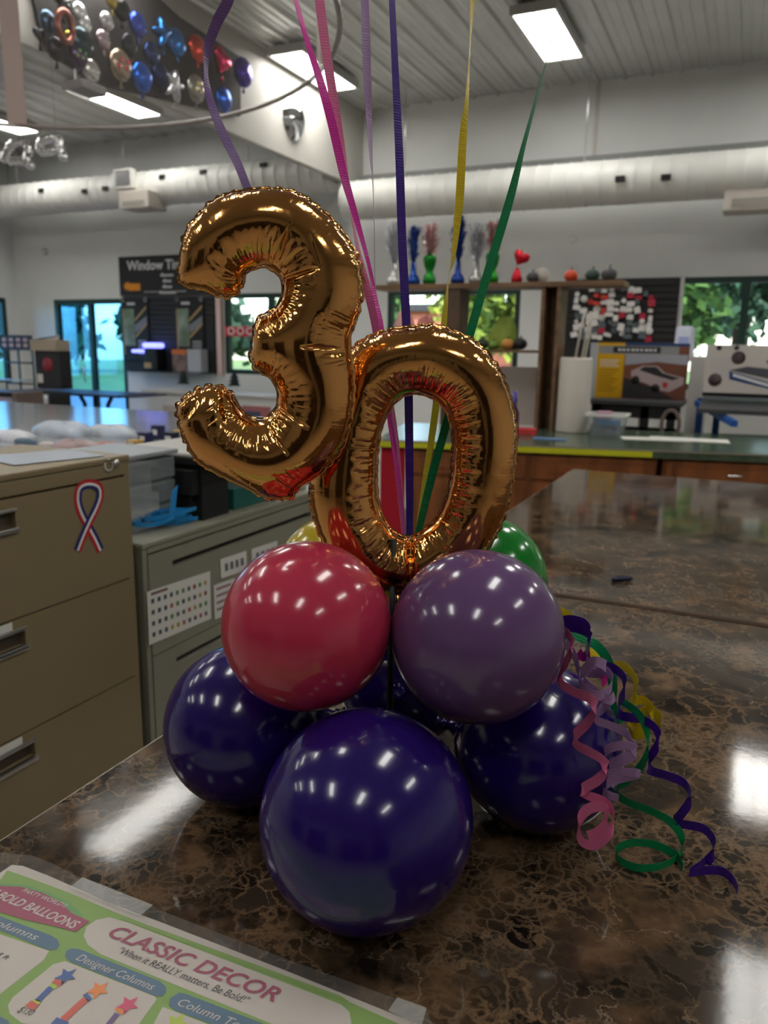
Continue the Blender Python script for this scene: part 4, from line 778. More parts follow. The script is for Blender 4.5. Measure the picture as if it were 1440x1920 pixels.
# ------------------------------------------------------------------ truck cover displays
def display(px0, py0, px1, py1, Y, label, kind):
    x0, x1, z0, z1 = pbox(px0, py0, px1, py1, Y); w_ = x1-x0; h_ = z1-z0; zt = z0
    t = thing('cover_poster', label, 'poster', ((x0+x1)/2, Y, z0))
    part(MB().box((x0, Y, z0), (x1, Y+.02, z1), bev=.003), 'board', mat('poster_white', S(206, 198, 192), .5) if kind else mottled('poster_sand', S(150, 92, 66), S(120, 72, 54), 1.5, .5), t)
    f = lambda u0, v0, u1, v1, m_, nm, d=.0015, lab=None: part(MB().box((x0+w_*u0, Y-d, z1-h_*v1), (x0+w_*u1, Y-.0005, z1-h_*v0)), nm, m_, t, lab)
    P = lambda u, v, d=.003: (x0+w_*u, Y-d, z1-h_*v)
    yel = mat('poster_yellow', S(226, 172, 10), .5); blu = mat('poster_blue', S(40, 70, 120), .5); dk = mat('poster_dark', S(48, 44, 46), .5); pk = mat('truck_silver', S(190, 170, 172), .4)
    if kind == 0:
        f(0, 0, 1, .05, blu, 'band'); f(0, .0, .08, 1, mat('poster_collage', S(180, 186, 190), .5), 'side_strip', .002); f(.08, 0, .36, 1, yel, 'yellow_panel', .002); f(.09, .055, .9, .2, mat('poster_grey_band', S(150, 150, 150), .5), 'title_band', .0025); f(.24, .07, .72, .18, dk, 'title_plate', .003)
        b = MB(); [b.box((x0+w_*(.29+.045*i), Y-.0036, z1-h_*.145), (x0+w_*(.325+.045*i-.004*(i%3)), Y-.0031, z1-h_*.105)) for i in range(9)]; part(b, 'title', MATS['sign_white'], t)
        b = MB(); [b.box((x0+w_*.11, Y-.0036, z1-h_*(.33+.05*i)), (x0+w_*(.31-.02*(i % 2)), Y-.003, z1-h_*(.31+.05*i))) for i in range(3)]; part(b, 'white_lines', MATS['sign_white'], t)
        b = MB(); [b.box((x0+w_*.11, Y-.0036, z1-h_*(.50+.055*i)), (x0+w_*(.31-.03*(i % 3)), Y-.003, z1-h_*(.485+.055*i))) for i in range(8)]; part(b, 'fine_print', mat('ochre_ink', S(150, 110, 10), .5), t)
        part(MB().prism([P(.37, .2, .002), P(.99, .2, .002), P(.99, .38, .002), P(.7, .33, .002), P(.37, .4, .002)], (0, .001, 0)), 'picture_sky', mat('pic_sky', S(170, 170, 180), .5), t)
        part(MB().prism([P(.37, .62, .002), P(.66, .78, .002), P(.9, .99, .002), P(.37, .99, .002)], (0, .001, 0)), 'picture_ground', dk, t)
        part(MB().prism([P(.44, .50), P(.56, .40), P(.70, .40), P(.78, .52), P(.97, .60), P(.97, .72), P(.84, .86), P(.76, .84), P(.60, .72), P(.45, .64)], (0, .001, 0)), 'picture_truck', pk, t)
        part(MB().prism([P(.52, .48, .0035), P(.57, .42, .0035), P(.69, .42, .0035), P(.76, .53, .0035), P(.93, .61, .0035), P(.86, .65, .0035), P(.70, .58, .0035)], (0, .0004, 0)), 'picture_window', dk, t)
        part(MB().prism([P(.77, .68, .0035), P(.82, .7, .0035), P(.81, .80, .0035), P(.765, .77, .0035)], (0, .0004, 0)), 'picture_lamp', mat('lamp_red', S(190, 50, 40), .5), t)
        for u, v in ((.49, .66), (.70, .80)): part(MB().lathe([(0, 0), (h_*.075, 0), (h_*.075, .0006), (0, .0006)], P(u, v, .0036), 20, axis=(0, 1, 0)), 'picture_wheel', black, t)
    else:
        b = MB(); [b.box((x0+w_*.06, Y-.002, z1-h_*(.28+.055*i)), (x0+w_*(.3-.03*(i % 2)), Y-.001, z1-h_*(.262+.055*i))) for i in range(7)]; part(b, 'fine_print', MATS['sign_grey'], t)
        f(0, .955, 1, 1, black, 'band'); 
        for u, v in ((.13, .06), (.31, .055)): part(MB().lathe([(0, 0), (h_*.05, 0), (h_*.05, .0006), (0, .0006)], P(u, v), 16, axis=(0, 1, 0)), 'emblem', dk, t)
        f(.17, .04, .27, .085, MATS['sign_grey'], 'wordmark')
        for u, v in ((.34, .25), (.12, .70)): part(MB().lathe([(0, 0), (h_*.13, 0), (h_*.13, .0006), (0, .0006)], P(u, v), 24, axis=(0, 1, 0)), 'round_picture', mottled('round_photo', S(92, 78, 78), S(50, 44, 50), 9, .5), t)
        part(MB().prism([P(.26, .50), P(.44, .42), P(.82, .48), P(.96, .60), P(.80, .70)], (0, .001, 0)), 'picture_cover', mat('pic_cover', S(80, 82, 90), .5), t)
        part(MB().prism([P(.26, .52, .0035), P(.56, .66, .0035), P(.78, .78, .0035), P(.78, .88, .0035), P(.27, .68, .0035)], (0, .001, 0)), 'picture_truck', mat('pic_blue', S(30, 56, 120), .4), t)
        part(MB().prism([P(.3, .56, .0045), P(.74, .78, .0045), P(.74, .84, .0045), P(.3, .62, .0045)], (0, .0005, 0)), 'picture_chrome', MATS['sign_white'], t)
        part(MB().prism([P(.79, .66, .0045), P(.87, .64, .0045), P(.86, .84, .0045), P(.79, .88, .0045)], (0, .0005, 0)), 'picture_lamp', MATS['lamp_red'], t)
        part(MB().prism([P(.87, .5, .0035), P(1, .45, .0035), P(1, .95, .0035), P(.8, .9, .0035)], (0, .001, 0)), 'picture_tailgate', mat('pic_blue2', S(36, 60, 140), .4), t)
        part(MB().prism([P(.62, .30, .0035), P(.99, .22, .0035), P(.99, .46, .0035), P(.7, .48, .0035)], (0, .001, 0)), 'picture_panel', dk, t)
    return x0, x1, z0, z1
bl = mat('blue_steel', S(30, 80, 150), .4)
x0, x1, z0, z1 = display(1108, 642, 1284, 751, 7.7, 'yellow and brown poster with a silver truck, standing right of the white roll', 0)
t = thing('cover_display', 'black truck bed cover sample on a black frame under the yellow poster', 'display', ((x0+x1)/2, 7.7, 0))
zc = z0-.001; part(MB().box((x0+.03, 7.35, zc-.045), (x1-.0, 8.0, zc), bev=.01), 'cover_panel', mat('cover_grey', S(60, 60, 63), .5), t); part(MB().box((x0+.1, 7.4, zc-.16), (x1-.01, 7.44, zc-.05)).box((x0+.1, 7.4, zc-.36), (x1-.01, 7.44, zc-.24)), 'rail', black, t)
for xx in (x0+.12, (x0+x1)/2+.1, x1-.12): part(MB().box((xx, 7.40, .001), (xx+.07, 7.47, zc-.046)), 'leg', black, t)
part(MB().tube([(x1-.08+.075*cos(u), 7.36, zc-.2+.13*sin(u)) for u in np.linspace(0, 2*pi, 25)[:-1]], .018, 8, closed=True), 'hoop_bracket', MATS['taupe'], t)
x0, x1, z0, z1 = display(1326, 646, 1500, 746, 7.5, 'white poster with a blue truck bed picture at the right edge', 1)
t = thing('cover_display', 'dark truck bed cover on blue steel legs under the white poster', 'display', ((x0+x1)/2, 7.3, 0))
zc = z0-.05; part(MB().prism([(x0-.0, 7.1, zc-.09), (x1+.3, 7.1, zc-.09), (x1+.3, 7.9, zc), (x0+.0, 7.9, zc)], (0, 0, .035)), 'cover_panel', MATS['cover_grey'], t)
part(MB().box((x0, 7.52, zc+.036), (x1, 7.6, z0)), 'sill_block', black, t)
part(MB().prism([(x0-.06, 7.6, zc-.01), (x0-.02, 7.6, zc-.01), (x0+.32, 6.95, zc-.13), (x0+.27, 6.95, zc-.13)], (0, 0, -.05)), 'blue_rail', bl, t)
for xx in (x0-.05, x0+.10, x1+.1): part(MB().box((xx, 7.80, .001), (xx+.06, 7.86, zc)), 'leg', bl, t)
part(MB().box((x0+.2, 7.8, .5), (x1+.3, 7.86, .85)), 'dark_panel', black, t)
q = onY(1310, 720, 8.35); tag(MB().box((q[0]-.09, 8.25, .002), (q[0]+.09, 8.45, onY(1310, 668, 8.25)[2]), bev=.01).build('carton', mat('carton_white', S(196, 192, 188), .6), origin=(q[0], 8, .002)), 'tall pale carton between the two truck posters', 'box')
a = onY(1262, 668, 9.6); c = onY(1306, 612, 9.6); r_ = (c[0]-a[0])/2; xm = (a[0]+c[0])/2
t = thing('plastic_jug', 'translucent white plastic bucket on the sill right of the yellow poster', 'bucket', (xm, 9.55, a[2])); part(MB().lathe([(0, 0), (r_, 0), (r_*1.02, .02), (r_*.93, c[2]-a[2]-.03), (r_*.8, c[2]-a[2]), (0, c[2]-a[2])], (xm, 9.55, a[2]), 28), 'bucket_body', mat('milky', S(220, 222, 240), .3, trans=.2), t); part(MB().box((xm-r_*.5, 9.55-r_*1.01, a[2]+.1), (xm+r_*.5, 9.55-r_*.9, a[2]+.22)), 'label_card', mat('jug_label', S(160, 170, 215), .5), t)
t = thing('window_ledge', 'pale ledge table along the wall under the right window', 'counter', (.2, 9.5, 0)); zz = a[2]-.002; part(MB().box((-1.2, 9.25, zz-.05), (2.6, 9.88, zz), bev=.006), 'tabletop', MATS['pale_laminate'], t); part(MB().box((-1.1, 9.4, .001), (-1.04, 9.46, zz-.051)).box((2.4, 9.4, .001), (2.46, 9.46, zz-.051)), 'leg', steel, t)
# pink merchandise in the left light of window 2
for k, (px, py, w_, h_, c, l) in enumerate([(758, 590, .13, .30, (214, 160, 150), 'pale pink wrapped gift package hanging in the window left of the dark post'), (800, 600, .14, .26, (196, 120, 112), 'rosy red wrapped package hanging beside the pale pink one')]):
    q = onY(px, py, 9.8); t = thing('hanging_package', l, 'package', (q[0], 9.8, q[2]-h_)); b = lump(q[0], 9.8, q[2]-h_*.5, w_, .08, h_*.6, 30+k, (26, 12)); b2 = lump(q[0], 9.8, q[2]-h_*.5, w_, .08, h_*.5, 30+k, (26, 12)); b2.v = [(x, y, 2*(q[2]-h_*.5)-z) for x, y, z in b2.v]; b.add(b2.v, [f[::-1] for f in b2.f], 0, True); part(b, 'wrapping', mat('wrap_%d' % k, S(*c), .35), t); part(MB().tube([(q[0], 9.8, q[2]), (q[0], 9.95, 2.3)], .003, 5), 'cord', black, t)
q = onY(858, 660, 6.9)

# ================================================================== hanging hoop, letter balloons, foil balloon board
hc = np.array([-3.462, 2.452]); hr = 1.884; hz_ = 3.0
t = thing('balloon_corral', 'large clear ring net with pale straps hanging from the ceiling', 'net', (hc[0], hc[1], hz_))
part(MB().tube([(hc[0]+hr*cos(u), hc[1]+hr*sin(u), hz_) for u in np.linspace(0, 2*pi, 97)[:-1]], .013, 10, closed=True), 'hoop', mat('hoop_clear', S(150, 140, 134), .25, alpha=.9), t)
for k, (px, py) in enumerate(((32, 232), (598, 128))):
    q = onZ(px, py, hz_); tg = np.array([-(q[1]-hc[1]), q[0]-hc[0], 0]); tg /= np.linalg.norm(tg)
    wd_ = .058 if k == 0 else .04
    part(MB().obox(q-tg*wd_, tg*2*wd_, (0, 0, CEIL-.14-hz_), (.002, .002, 0)), 'strap', mat('strap_pale', S(190, 170, 164), .5, alpha=.85), t)
b = MB(); U = np.linspace(0, 2*pi, 97)[:-1]; nn = 96
b.add([(hc[0]+hr*cos(u), hc[1]+hr*sin(u), z) for z in (hz_, CEIL-.14) for u in U], [(i, (i+1) % nn, nn+(i+1) % nn, nn+i) for i in range(nn)], 0, True); part(b, 'net_film', mat('net_film', S(190, 184, 180), .3, alpha=.13), t)
silver = mat('silver_foil', (.82, .82, .84), .13, 1)
def tubes_thing(name, label, cat, strokes, D, r, grp=None, stringtop=None):
    Q = [[onD(x, y, D) for x, y in st] for st in strokes]; o = Q[0][0]
    t = thing(name, label, cat, o, grp); b = MB()
    for st in Q:
        m_ = len(st)
        P = []
        for i in range(m_-1):
            for s_ in np.linspace(0, 1, 5, endpoint=False): a_, b_, c_, d_ = st[max(i-1, 0)], st[i], st[i+1], st[min(i+2, m_-1)]; P.append(.5*(2*b_+(c_-a_)*s_+(2*a_-5*b_+4*c_-d_)*s_**2+(3*b_-a_-3*c_+d_)*s_**3))
        P.append(st[-1]); k_ = len(P); rr_ = [r*(.55 if i in (0, k_-1) else .9+.1*sin(i*2.1)) for i in range(k_)]; b.tube(P, rr_, 12)
    part(b, 'foil_body', silver, t); q = Q[0][len(Q[0])//2]
    part(MB().tube([q, (q[0], q[1], CEIL-.04)], .002, 5), 'string', mat('string_grey', S(150, 150, 150), .5), t)
tubes_thing('letter_balloon', 'silver foil letter balloon at the far left edge under the ceiling light', 'balloon', [[(4, 304), (14, 282), (27, 268), (44, 266), (54, 282), (50, 300), (62, 317)], [(16, 304), (34, 302), (50, 304)]], 6.6, .038, 'silver letter balloons')
tubes_thing('letter_balloon', 'silver foil letter balloon right of its twin, its leg pointing down right', 'balloon', [[(72, 287), (76, 268), (90, 260), (105, 259), (111, 272), (113, 284), (123, 302)], [(72, 277), (84, 286), (110, 280)]], 6.6, .038, 'silver letter balloons')

XB = -5.02
bd = [(447, 218), (380, 205), (300, 186), (205, 166), (150, 140), (98, 108), (72, 64), (60, 6), (40, -60), (230, -60), (333, 33), (447, 108)]
tb = thing('balloon_board', 'dark board on the hanging wall panel covered with foil balloons', 'board', onX(300, 120, XB))
part(MB().prism([onX(x, y, XB+.004) for x, y in bd], (.03, 0, 0)), 'panel', mat('board_dark', S(44, 40, 40), .7), tb)
def foil_round(px, py, r, c, nm, shape=0, extra=None, k=0):
    q = onX(px, py, XB+.12); rw = r/1440*float((q-CAM)@_fw); A_ = q+[.0, 0, 0]
    t = thing('foil_balloon', nm, 'balloon', q, 'foil balloons on the board'); b = MB(); V = []; n_ = 40
    rot = random.Random(k).uniform(-.5, .5)
    for j in range(13):
        f_ = -1+2*j/12; s_ = (1-abs(f_)**2.2)**.5
        for i in range(n_):
            u = i/n_*2*pi
            if shape == 0: R_ = 1+.02*cos(12*u)*(s_ > .8); x_, z_ = R_*cos(u), R_*sin(u)
            elif shape == 1: x_, z_ = 1.05*sin(u)**3, .066*(13*cos(u)-5*cos(2*u)-2*cos(3*u)-cos(4*u))+.1
            else: R_ = .78+.30*cos(5*u)+.04*cos(10*u); x_, z_ = R_*cos(u+.3), R_*sin(u+.3)
            x2, z2_ = x_*cos(rot)-z_*sin(rot), x_*sin(rot)+z_*cos(rot)
            V.append((q[0]+f_*rw*.42, q[1]+rw*s_*x2, q[2]+rw*s_*z2_))
    b.add(V, [(j*n_+i, j*n_+(i+1) % n_, (j+1)*n_+(i+1) % n_, (j+1)*n_+i) for j in range(12) for i in range(n_)], 0, True)
    m_ = mat('foilb_%d_%d_%d' % c, S(*c), .2, .85); part(b, 'foil_body', m_, t)
    tl = MB().lathe([(.006, 0), (.016, .05), (0, .052)], (q[0], q[1], q[2]-rw*1.0), 10, axis=(0, 0, -1)); part(tl, 'tail', m_, t)
    if extra:
        b = MB()
        for e in range(4):
            yy = q[1]+rw*(-.45+.3*e); zz = q[2]+rw*(.25 if e % 2 else -.2); b.box((q[0]+rw*.33, yy-rw*.12, zz-rw*.14), (q[0]+rw*.43, yy+rw*.12, zz+rw*.14), bev=.01)
        part(b, 'printed_pattern', mat('foil_print_%d_%d_%d' % extra, S(*extra), .3, .3), t)
FB = [(456, 136, 26, (70, 50, 150), 'purple round foil balloon, rightmost on the dark board', 0), (416, 116, 24, (205, 40, 90), 'hot pink heart foil balloon on the right part of the dark board', 1), (370, 92, 24, (205, 70, 50), 'orange red round foil balloon on the dark board', 0),
      (419, 186, 22, (40, 90, 190), 'blue round foil balloon at the lower right corner of the dark board', 0), (367, 166, 25, (150, 148, 140), 'silver grey patterned foil balloon left of the lower right blue one', 0, (190, 150, 60)), (331, 80, 24, (40, 110, 180), 'bright blue round foil balloon near the board top', 0),
      (305, 64, 26, (36, 96, 160), 'teal blue star foil balloon near the board top', 2), (325, 160, 27, (200, 200, 205), 'silver star foil balloon at the lower edge of the dark board', 2), (266, 144, 26, (30, 90, 190), 'royal blue round foil balloon low on the dark board', 0), (301, 140, 22, (30, 40, 80), 'navy round foil balloon between the royal blue and silver star ones', 0),
      (258, 46, 22, (50, 70, 160), 'indigo round foil balloon high on the dark board', 0), (225, 122, 28, (160, 140, 120), 'silver topped foil balloon with red and yellow print', 0, (180, 50, 60)), (171, 132, 20, (190, 188, 184), 'silver round foil balloon low on the left part of the board', 0), (152, 80, 28, (40, 60, 66), 'dark teal round foil balloon at the left of the board', 0),
      (158, 44, 16, (215, 215, 215), 'small bright silver round foil balloon, lower of a pair at left', 0), (149, 22, 17, (205, 205, 205), 'small bright silver round foil balloon, upper of a pair at left', 0), (133, 74, 14, (200, 180, 70), 'small gold heart foil balloon at the left of the board', 1), (147, 103, 22, (80, 60, 86), 'dull violet round foil balloon low at the left', 0, (120, 150, 90)),
      (200, 40, 17, (190, 186, 184), 'silver round foil balloon near the top centre of the board', 0), (193, 74, 17, (170, 150, 155), 'pale rose silver foil balloon under the top centre silver one', 0), (105, 92, 22, (44, 40, 44), 'black round foil balloon at the lower left end', 0), (90, 40, 20, (70, 90, 110), 'slate blue round foil balloon at the upper left end', 0),
      (228, 18, 20, (34, 32, 34), 'glossy black round foil balloon at the board top', 0), (210, 2, 15, (150, 130, 60), 'dull gold round foil balloon cut by the top edge', 0), (242, 84, 20, (36, 36, 42), 'black round foil balloon in the middle of the board', 0), (284, 100, 20, (34, 50, 96), 'dark blue round foil balloon in the middle of the board', 0), (118, 4, 22, (90, 90, 92), 'grey star foil balloon cut by the top edge', 2), (74, 66, 14, (60, 60, 66), 'charcoal heart foil balloon at the far lower left of the board', 1)]
for k, f in enumerate(FB): foil_round(*f[:5], shape=f[5], extra=(f[6] if len(f) > 6 else None), k=k)
q = onX(122, 50, XB+.2)
t = thing('letter_balloon', 'orange ring shaped foil balloon at the left end of the dark board', 'balloon', q); part(MB().tube([(q[0], q[1]+.07*cos(u), q[2]+.10*sin(u)) for u in np.linspace(0, 2*pi, 25)[:-1]], .026, 10, closed=True), 'foil_body', mat('foil_orange', S(150, 92, 82), .25, .8), t); part(MB().tube([(q[0], q[1], q[2]+.15), (q[0]-.1, q[1], CEIL-.04)], .002, 5), 'string', MATS['string_grey'], t)
a = onX(152, 140, -4.8); c = onX(200, 166, -4.8)
t = thing('speaker_box', 'small grey box fixed under the left part of the balloon board', 'box', (-4.9, (a[1]+c[1])/2, c[2])); part(MB().box((-4.985, a[1], c[2]-.06), (-4.80, c[1], a[2]-.02), bev=.01), 'housing', mat('box_grey', S(130, 126, 122), .5), t); part(MB().box((-4.98, (a[1]+c[1])/2-.02, a[2]-.02), (-4.965, (a[1]+c[1])/2+.02, a[2]+.1)), 'bracket', steel, t)

# ------------------------------------------------------------------ unseen dark shelving added behind the camera, for contrast in foil reflections
for k, (x, l) in enumerate(((-7.5, 'unseen dark shelving added for foil reflections, at left'), (-3.2, 'unseen dark shelving added for foil reflections, second from left'), (1.1, 'unseen dark shelving added for foil reflections, third from left'), (5.0 , 'unseen dark shelving added for foil reflections, at right'))):
    y = -5.6; t = thing('reflection_shelving', l, 'shelving', (x, y, 0), 'added unseen shelving')
    part(MB().box((x-1.2, y-.25, .002), (x+1.2, y-.2, 2.3)), 'back_panel', charcoal, t)
    for zz in (.1, .6, 1.1, 1.6, 2.1): part(MB().box((x-1.2, y-.2, zz), (x+1.2, y+.25, zz+.04)), 'shelf', wood_d, t)
    for s_ in (-1, 1): part(MB().box((x+s_*1.22-.02, y-.25, .002), (x+s_*1.22+.02, y+.25, 2.3)), 'side_panel', charcoal, t)

# ================================================================== foil balloons: two sheets welded along the outline, then blown up
def resample(P, step, extra=None):
    P = np.array(P, float); n = len(P); out = []
    for i in range(n):
        a, b, c, d = P[i-1], P[i], P[(i+1) % n], P[(i+2) % n]
        for t in np.linspace(0, 1, 16, endpoint=False): out.append(.5*((2*b)+(c-a)*t+(2*a-5*b+4*c-d)*t*t+(3*b-a-3*c+d)*t**3))
    Q = np.array(out); S_ = np.vstack([Q, Q[:1]]); L = np.r_[0, np.cumsum(np.linalg.norm(np.diff(S_[:, :2], axis=0), axis=1))]
    m = int(round(L[-1]/step)); u = np.linspace(0, L[-1], m, endpoint=False)
    return np.stack([np.interp(u, L, S_[:, k]) for k in range(S_.shape[1])], 1)
def parea(P): return .5*np.sum(P[:, 0]*np.roll(P[:, 1], -1)-P[:, 1]*np.roll(P[:, 0], -1))
def pnorm(P):
    T = np.roll(P, -1, 0)-np.roll(P, 1, 0); T /= np.linalg.norm(T, axis=1)[:, None]+1e-12; return np.c_[T[:, 1], -T[:, 0]]
def csmooth(A, k):
    for _ in range(k): A = (np.roll(A, 1, 0)+2*A+np.roll(A, -1, 0))/4
    return A
def inside(pts, loops):
    c = np.zeros(len(pts), bool)
    for L in loops:
        x0, y0 = L[:, 0], L[:, 1]; x1, y1 = np.roll(x0, -1), np.roll(y0, -1)
        for i in range(len(L)):
            m = ((y0[i] > pts[:, 1]) != (y1[i] > pts[:, 1])); xx = (x1[i]-x0[i])*(pts[:, 1]-y0[i])/((y1[i]-y0[i])+1e-12)+x0[i]; c ^= (m & (pts[:, 0] < xx))
    return c
def nearest(A, B_):
    idx = np.zeros(len(A), int); dd = np.zeros(len(A))
    for s in range(0, len(A), 2000):
        D = np.linalg.norm(A[s:s+2000, None]-B_[None], axis=2); idx[s:s+2000] = D.argmin(1); dd[s:s+2000] = D.min(1)
    return idx, dd
def foil_digit(loops, creases=(), h=.0042, grow=.011, iters=800, comp=.30, seed=1):
    rng = np.random.default_rng(seed); B = []; TG = []
    for L in loops:
        Q = resample(L, h); N_ = pnorm(csmooth(Q, 3)); G = Q+N_*grow; G = csmooth(G, 2)
        R_ = resample(np.c_[G, Q][::2], h); B.append(R_[:, :2]); TG.append(R_[:, 2:])
    allb = np.vstack(B); mn, mx_ = allb.min(0), allb.max(0)
    G = np.array([(x+(j % 2)*h/2, y) for j, y in enumerate(np.arange(mn[1], mx_[1], h*.866)) for x in np.arange(mn[0], mx_[0], h)]); G += rng.normal(0, h*.08, G.shape)
    G = G[inside(G, B)]; G = G[nearest(G, allb)[1] > h*.6]
    pts = np.vstack([allb, G]); nb = len(allb); cons = []; k = 0
    for Q in B: m = len(Q); cons += [(k+i, k+(i+1) % m) for i in range(m)]; k += m
    r = delaunay_2d_cdt([Vector(p) for p in pts.tolist()], cons, [], 0, 1e-9)
    V = np.array([tuple(v) for v in r[0]]); Fc = np.array([f for f in r[2] if len(f) == 3]); Fc = Fc[inside(V[Fc].mean(1), B)]
    a = V[Fc]; s = (a[:, 1, 0]-a[:, 0, 0])*(a[:, 2, 1]-a[:, 0, 1])-(a[:, 1, 1]-a[:, 0, 1])*(a[:, 2, 0]-a[:, 0, 0]); Fc[s < 0] = Fc[s < 0][:, ::-1]
    n = len(V); bk = np.arange(n); bk[nb:] = np.arange(nb, n)+(n-nb); X = np.zeros((2*n-nb, 3)); X[:n, :2] = V; X[n:, :2] = V[nb:]
    F2 = np.vstack([Fc, bk[Fc][:, ::-1]]); REST = X[:, :2].copy(); X[nb:n, 2] = .002; X[n:, 2] = -.002; X[nb:, 2] += rng.normal(0, .0003, len(X)-nb)
    E = np.unique(np.sort(np.vstack([F2[:, [0, 1]], F2[:, [1, 2]], F2[:, [2, 0]]]), axis=1), axis=0); rest = np.linalg.norm(REST[E[:, 0]]-REST[E[:, 1]], axis=1)
    used = [set() for _ in range(len(X))]; col = np.zeros(len(E), int)
    for i, (p, q) in enumerate(E.tolist()):
        c = 0
        while c in used[p] or c in used[q]: c += 1
        used[p].add(c); used[q].add(c); col[i] = c
    groups = [(E[col == c, 0], E[col == c, 1], rest[col == c]) for c in range(col.max()+1)]; Vel = np.zeros_like(X); nv = len(X)
    def fnorm(X):
        A = X[F2[:, 0]]; N_ = np.cross(X[F2[:, 1]]-A, X[F2[:, 2]]-A); f = np.zeros_like(X)
        for k in range(3):
            for c in range(3): f[:, c] += np.bincount(F2[:, k], N_[:, c], nv)
        return f
    for it in range(iters):
        f = fnorm(X)/(h*h); Xp = X.copy(); X = X+Vel*(.97 if it < iters*.7 else .9)+f*.002*h
        for _ in range(2):
            for (p, q, rr_) in groups:
                d = X[q]-X[p]; L = np.linalg.norm(d, axis=1); e = (L-rr_)/L; d *= (np.where(e < 0, e*comp, e)*.5)[:, None]; X[p] += d; X[q] -= d
        Vel = X-Xp
    deg = np.bincount(E.ravel(), minlength=nv)[:, None]
    for _ in range(3):
        A = np.zeros_like(X)
        for c in range(3): A[:, c] = np.bincount(E[:, 0], X[E[:, 1], c], nv)+np.bincount(E[:, 1], X[E[:, 0], c], nv)
        Y = .5*X+.5*A/deg; Y[:nb] = X[:nb]; X = Y
    # seat the weld line on the outline, with scalloped gathers between
    D_ = []; k = 0; sarr = []; conv = []
    for Q, T in zip(B, TG):
        m = len(Q); d = csmooth(T-X[k:k+m, :2], 6); N_ = pnorm(csmooth(T, 2)); s_ = np.arange(m)*h
        cur = csmooth(np.sum((np.roll(N_, -3, 0)-np.roll(N_, 3, 0))*np.c_[-N_[:, 1], N_[:, 0]], axis=1)[:, None], 8)[:, 0]/(6*h)
        ph = np.cumsum(rng.uniform(.7, 1.3, m))*h/.019; cv = np.clip(cur/12, -1, 1); amp = .0009+.0020*np.clip(cv, 0, 1); sc = np.abs(np.sin(ph*pi))-.6
        D_.append(d+N_*(sc*amp)[:, None]); sarr.append(sc*np.clip(cv+.3, 0, 1)); conv.append(cv); k += m
    D_ = np.vstack(D_); sarr = np.concatenate(sarr); conv = np.concatenate(conv); out = np.zeros((nv, 2))
    for s in range(0, nv, 2000):
        W = 1/(np.sum((REST[s:s+2000, None]-allb[None])**2, axis=2)+1e-7)**1.5; out[s:s+2000] = (W@D_)/W.sum(1)[:, None]
    X[:, :2] += out
    # finer mesh, twice
    XF, RF, FF = X, REST, F2
    for lev in range(2):
        nv_ = len(XF); nf = len(FF); E2 = np.sort(np.vstack([FF[:, [0, 1]], FF[:, [1, 2]], FF[:, [2, 0]]]), axis=1); U, inv = np.unique(E2[:, 0]*nv_+E2[:, 1], return_inverse=True); inv = inv.ravel(); U = np.c_[U//nv_, U % nv_]
        e0, e1, e2 = inv[:nf]+nv_, inv[nf:2*nf]+nv_, inv[2*nf:]+nv_
        XF = np.vstack([XF, XF[U].mean(1)]); RF = np.vstack([RF, RF[U].mean(1)]); FF = np.vstack([np.c_[FF[:, 0], e0, e2], np.c_[e0, FF[:, 1], e1], np.c_[e2, e1, FF[:, 2]], np.c_[e0, e1, e2]])
        nn = len(XF); E3 = np.sort(np.vstack([FF[:, [0, 1]], FF[:, [1, 2]], FF[:, [2, 0]]]), axis=1); E3 = np.unique(E3[:, 0]*nn+E3[:, 1]); EE = np.c_[E3//nn, E3 % nn]; deg = np.bincount(EE.ravel(), minlength=nn)[:, None]
        for _ in range(2):
            A = np.zeros_like(XF)
            for c in range(3): A[:, c] = np.bincount(EE[:, 0], XF[EE[:, 1], c], nn)+np.bincount(EE[:, 1], XF[EE[:, 0], c], nn)
            Y = .5*XF+.5*A/deg; Y[:nb] = XF[:nb]; XF = Y
    VN = np.zeros_like(XF)
    A = XF[FF[:, 0]]; NN = np.cross(XF[FF[:, 1]]-A, XF[FF[:, 2]]-A); 
    for k in range(3):
        for c in range(3): VN[:, c] += np.bincount(FF[:, k], NN[:, c], nn)
    VN /= np.linalg.norm(VN, axis=1)[:, None]+1e-15
    bi, dd = nearest(RF, allb); tot = np.concatenate([np.arange(len(Q)) for Q in B])
    # fine position along the weld
    Tn = np.vstack([np.c_[-pnorm(Q)[:, 1], pnorm(Q)[:, 0]] for Q in B]); along = bi*h+np.sum((RF-allb[bi])*Tn[bi], axis=1)
    hole = np.concatenate([np.full(len(Q), k > 0) for k, Q in enumerate(B)]); cav = np.where(hole[bi], 1.0, np.clip(-conv[bi]*1.6, 0, 1))
    disp = np.zeros(nn); L_ = nb*h; x = 0; lst = []
    while x < L_: lst.append((x, rng.uniform(.0009, .0017), rng.uniform(.0006, .0019), rng.uniform(.036, .056), rng.uniform(.020, .030))); x += rng.uniform(.0030, .0062)
    for (c, wd, am, far, near) in lst:
        g = np.exp(-((along-c)/(wd*(1+dd/.03)))**2); win = np.clip((dd-near*.6)/.006, 0, 1)*np.clip((far-dd)/.010, 0, 1); disp -= am*g*win*cav
    disp += .0024*sarr[bi]*np.exp(-dd/.011)*np.clip(dd/.003, 0, 1)
    for (p0, p1, dep, sg) in creases:
        p0, p1 = np.array(p0), np.array(p1); v = p1-p0; t_ = np.clip(((XF[:, :2]-p0)@v)/(v@v), 0, 1); q = np.linalg.norm(XF[:, :2]-p0-t_[:, None]*v, axis=1); disp -= dep*np.exp(-(q/sg)**2)*np.clip(1.15-abs(t_-.5)*1.4, 0, 1)
    disp *= np.clip(dd/.004, 0, 1); XF = XF+VN*disp[:, None]
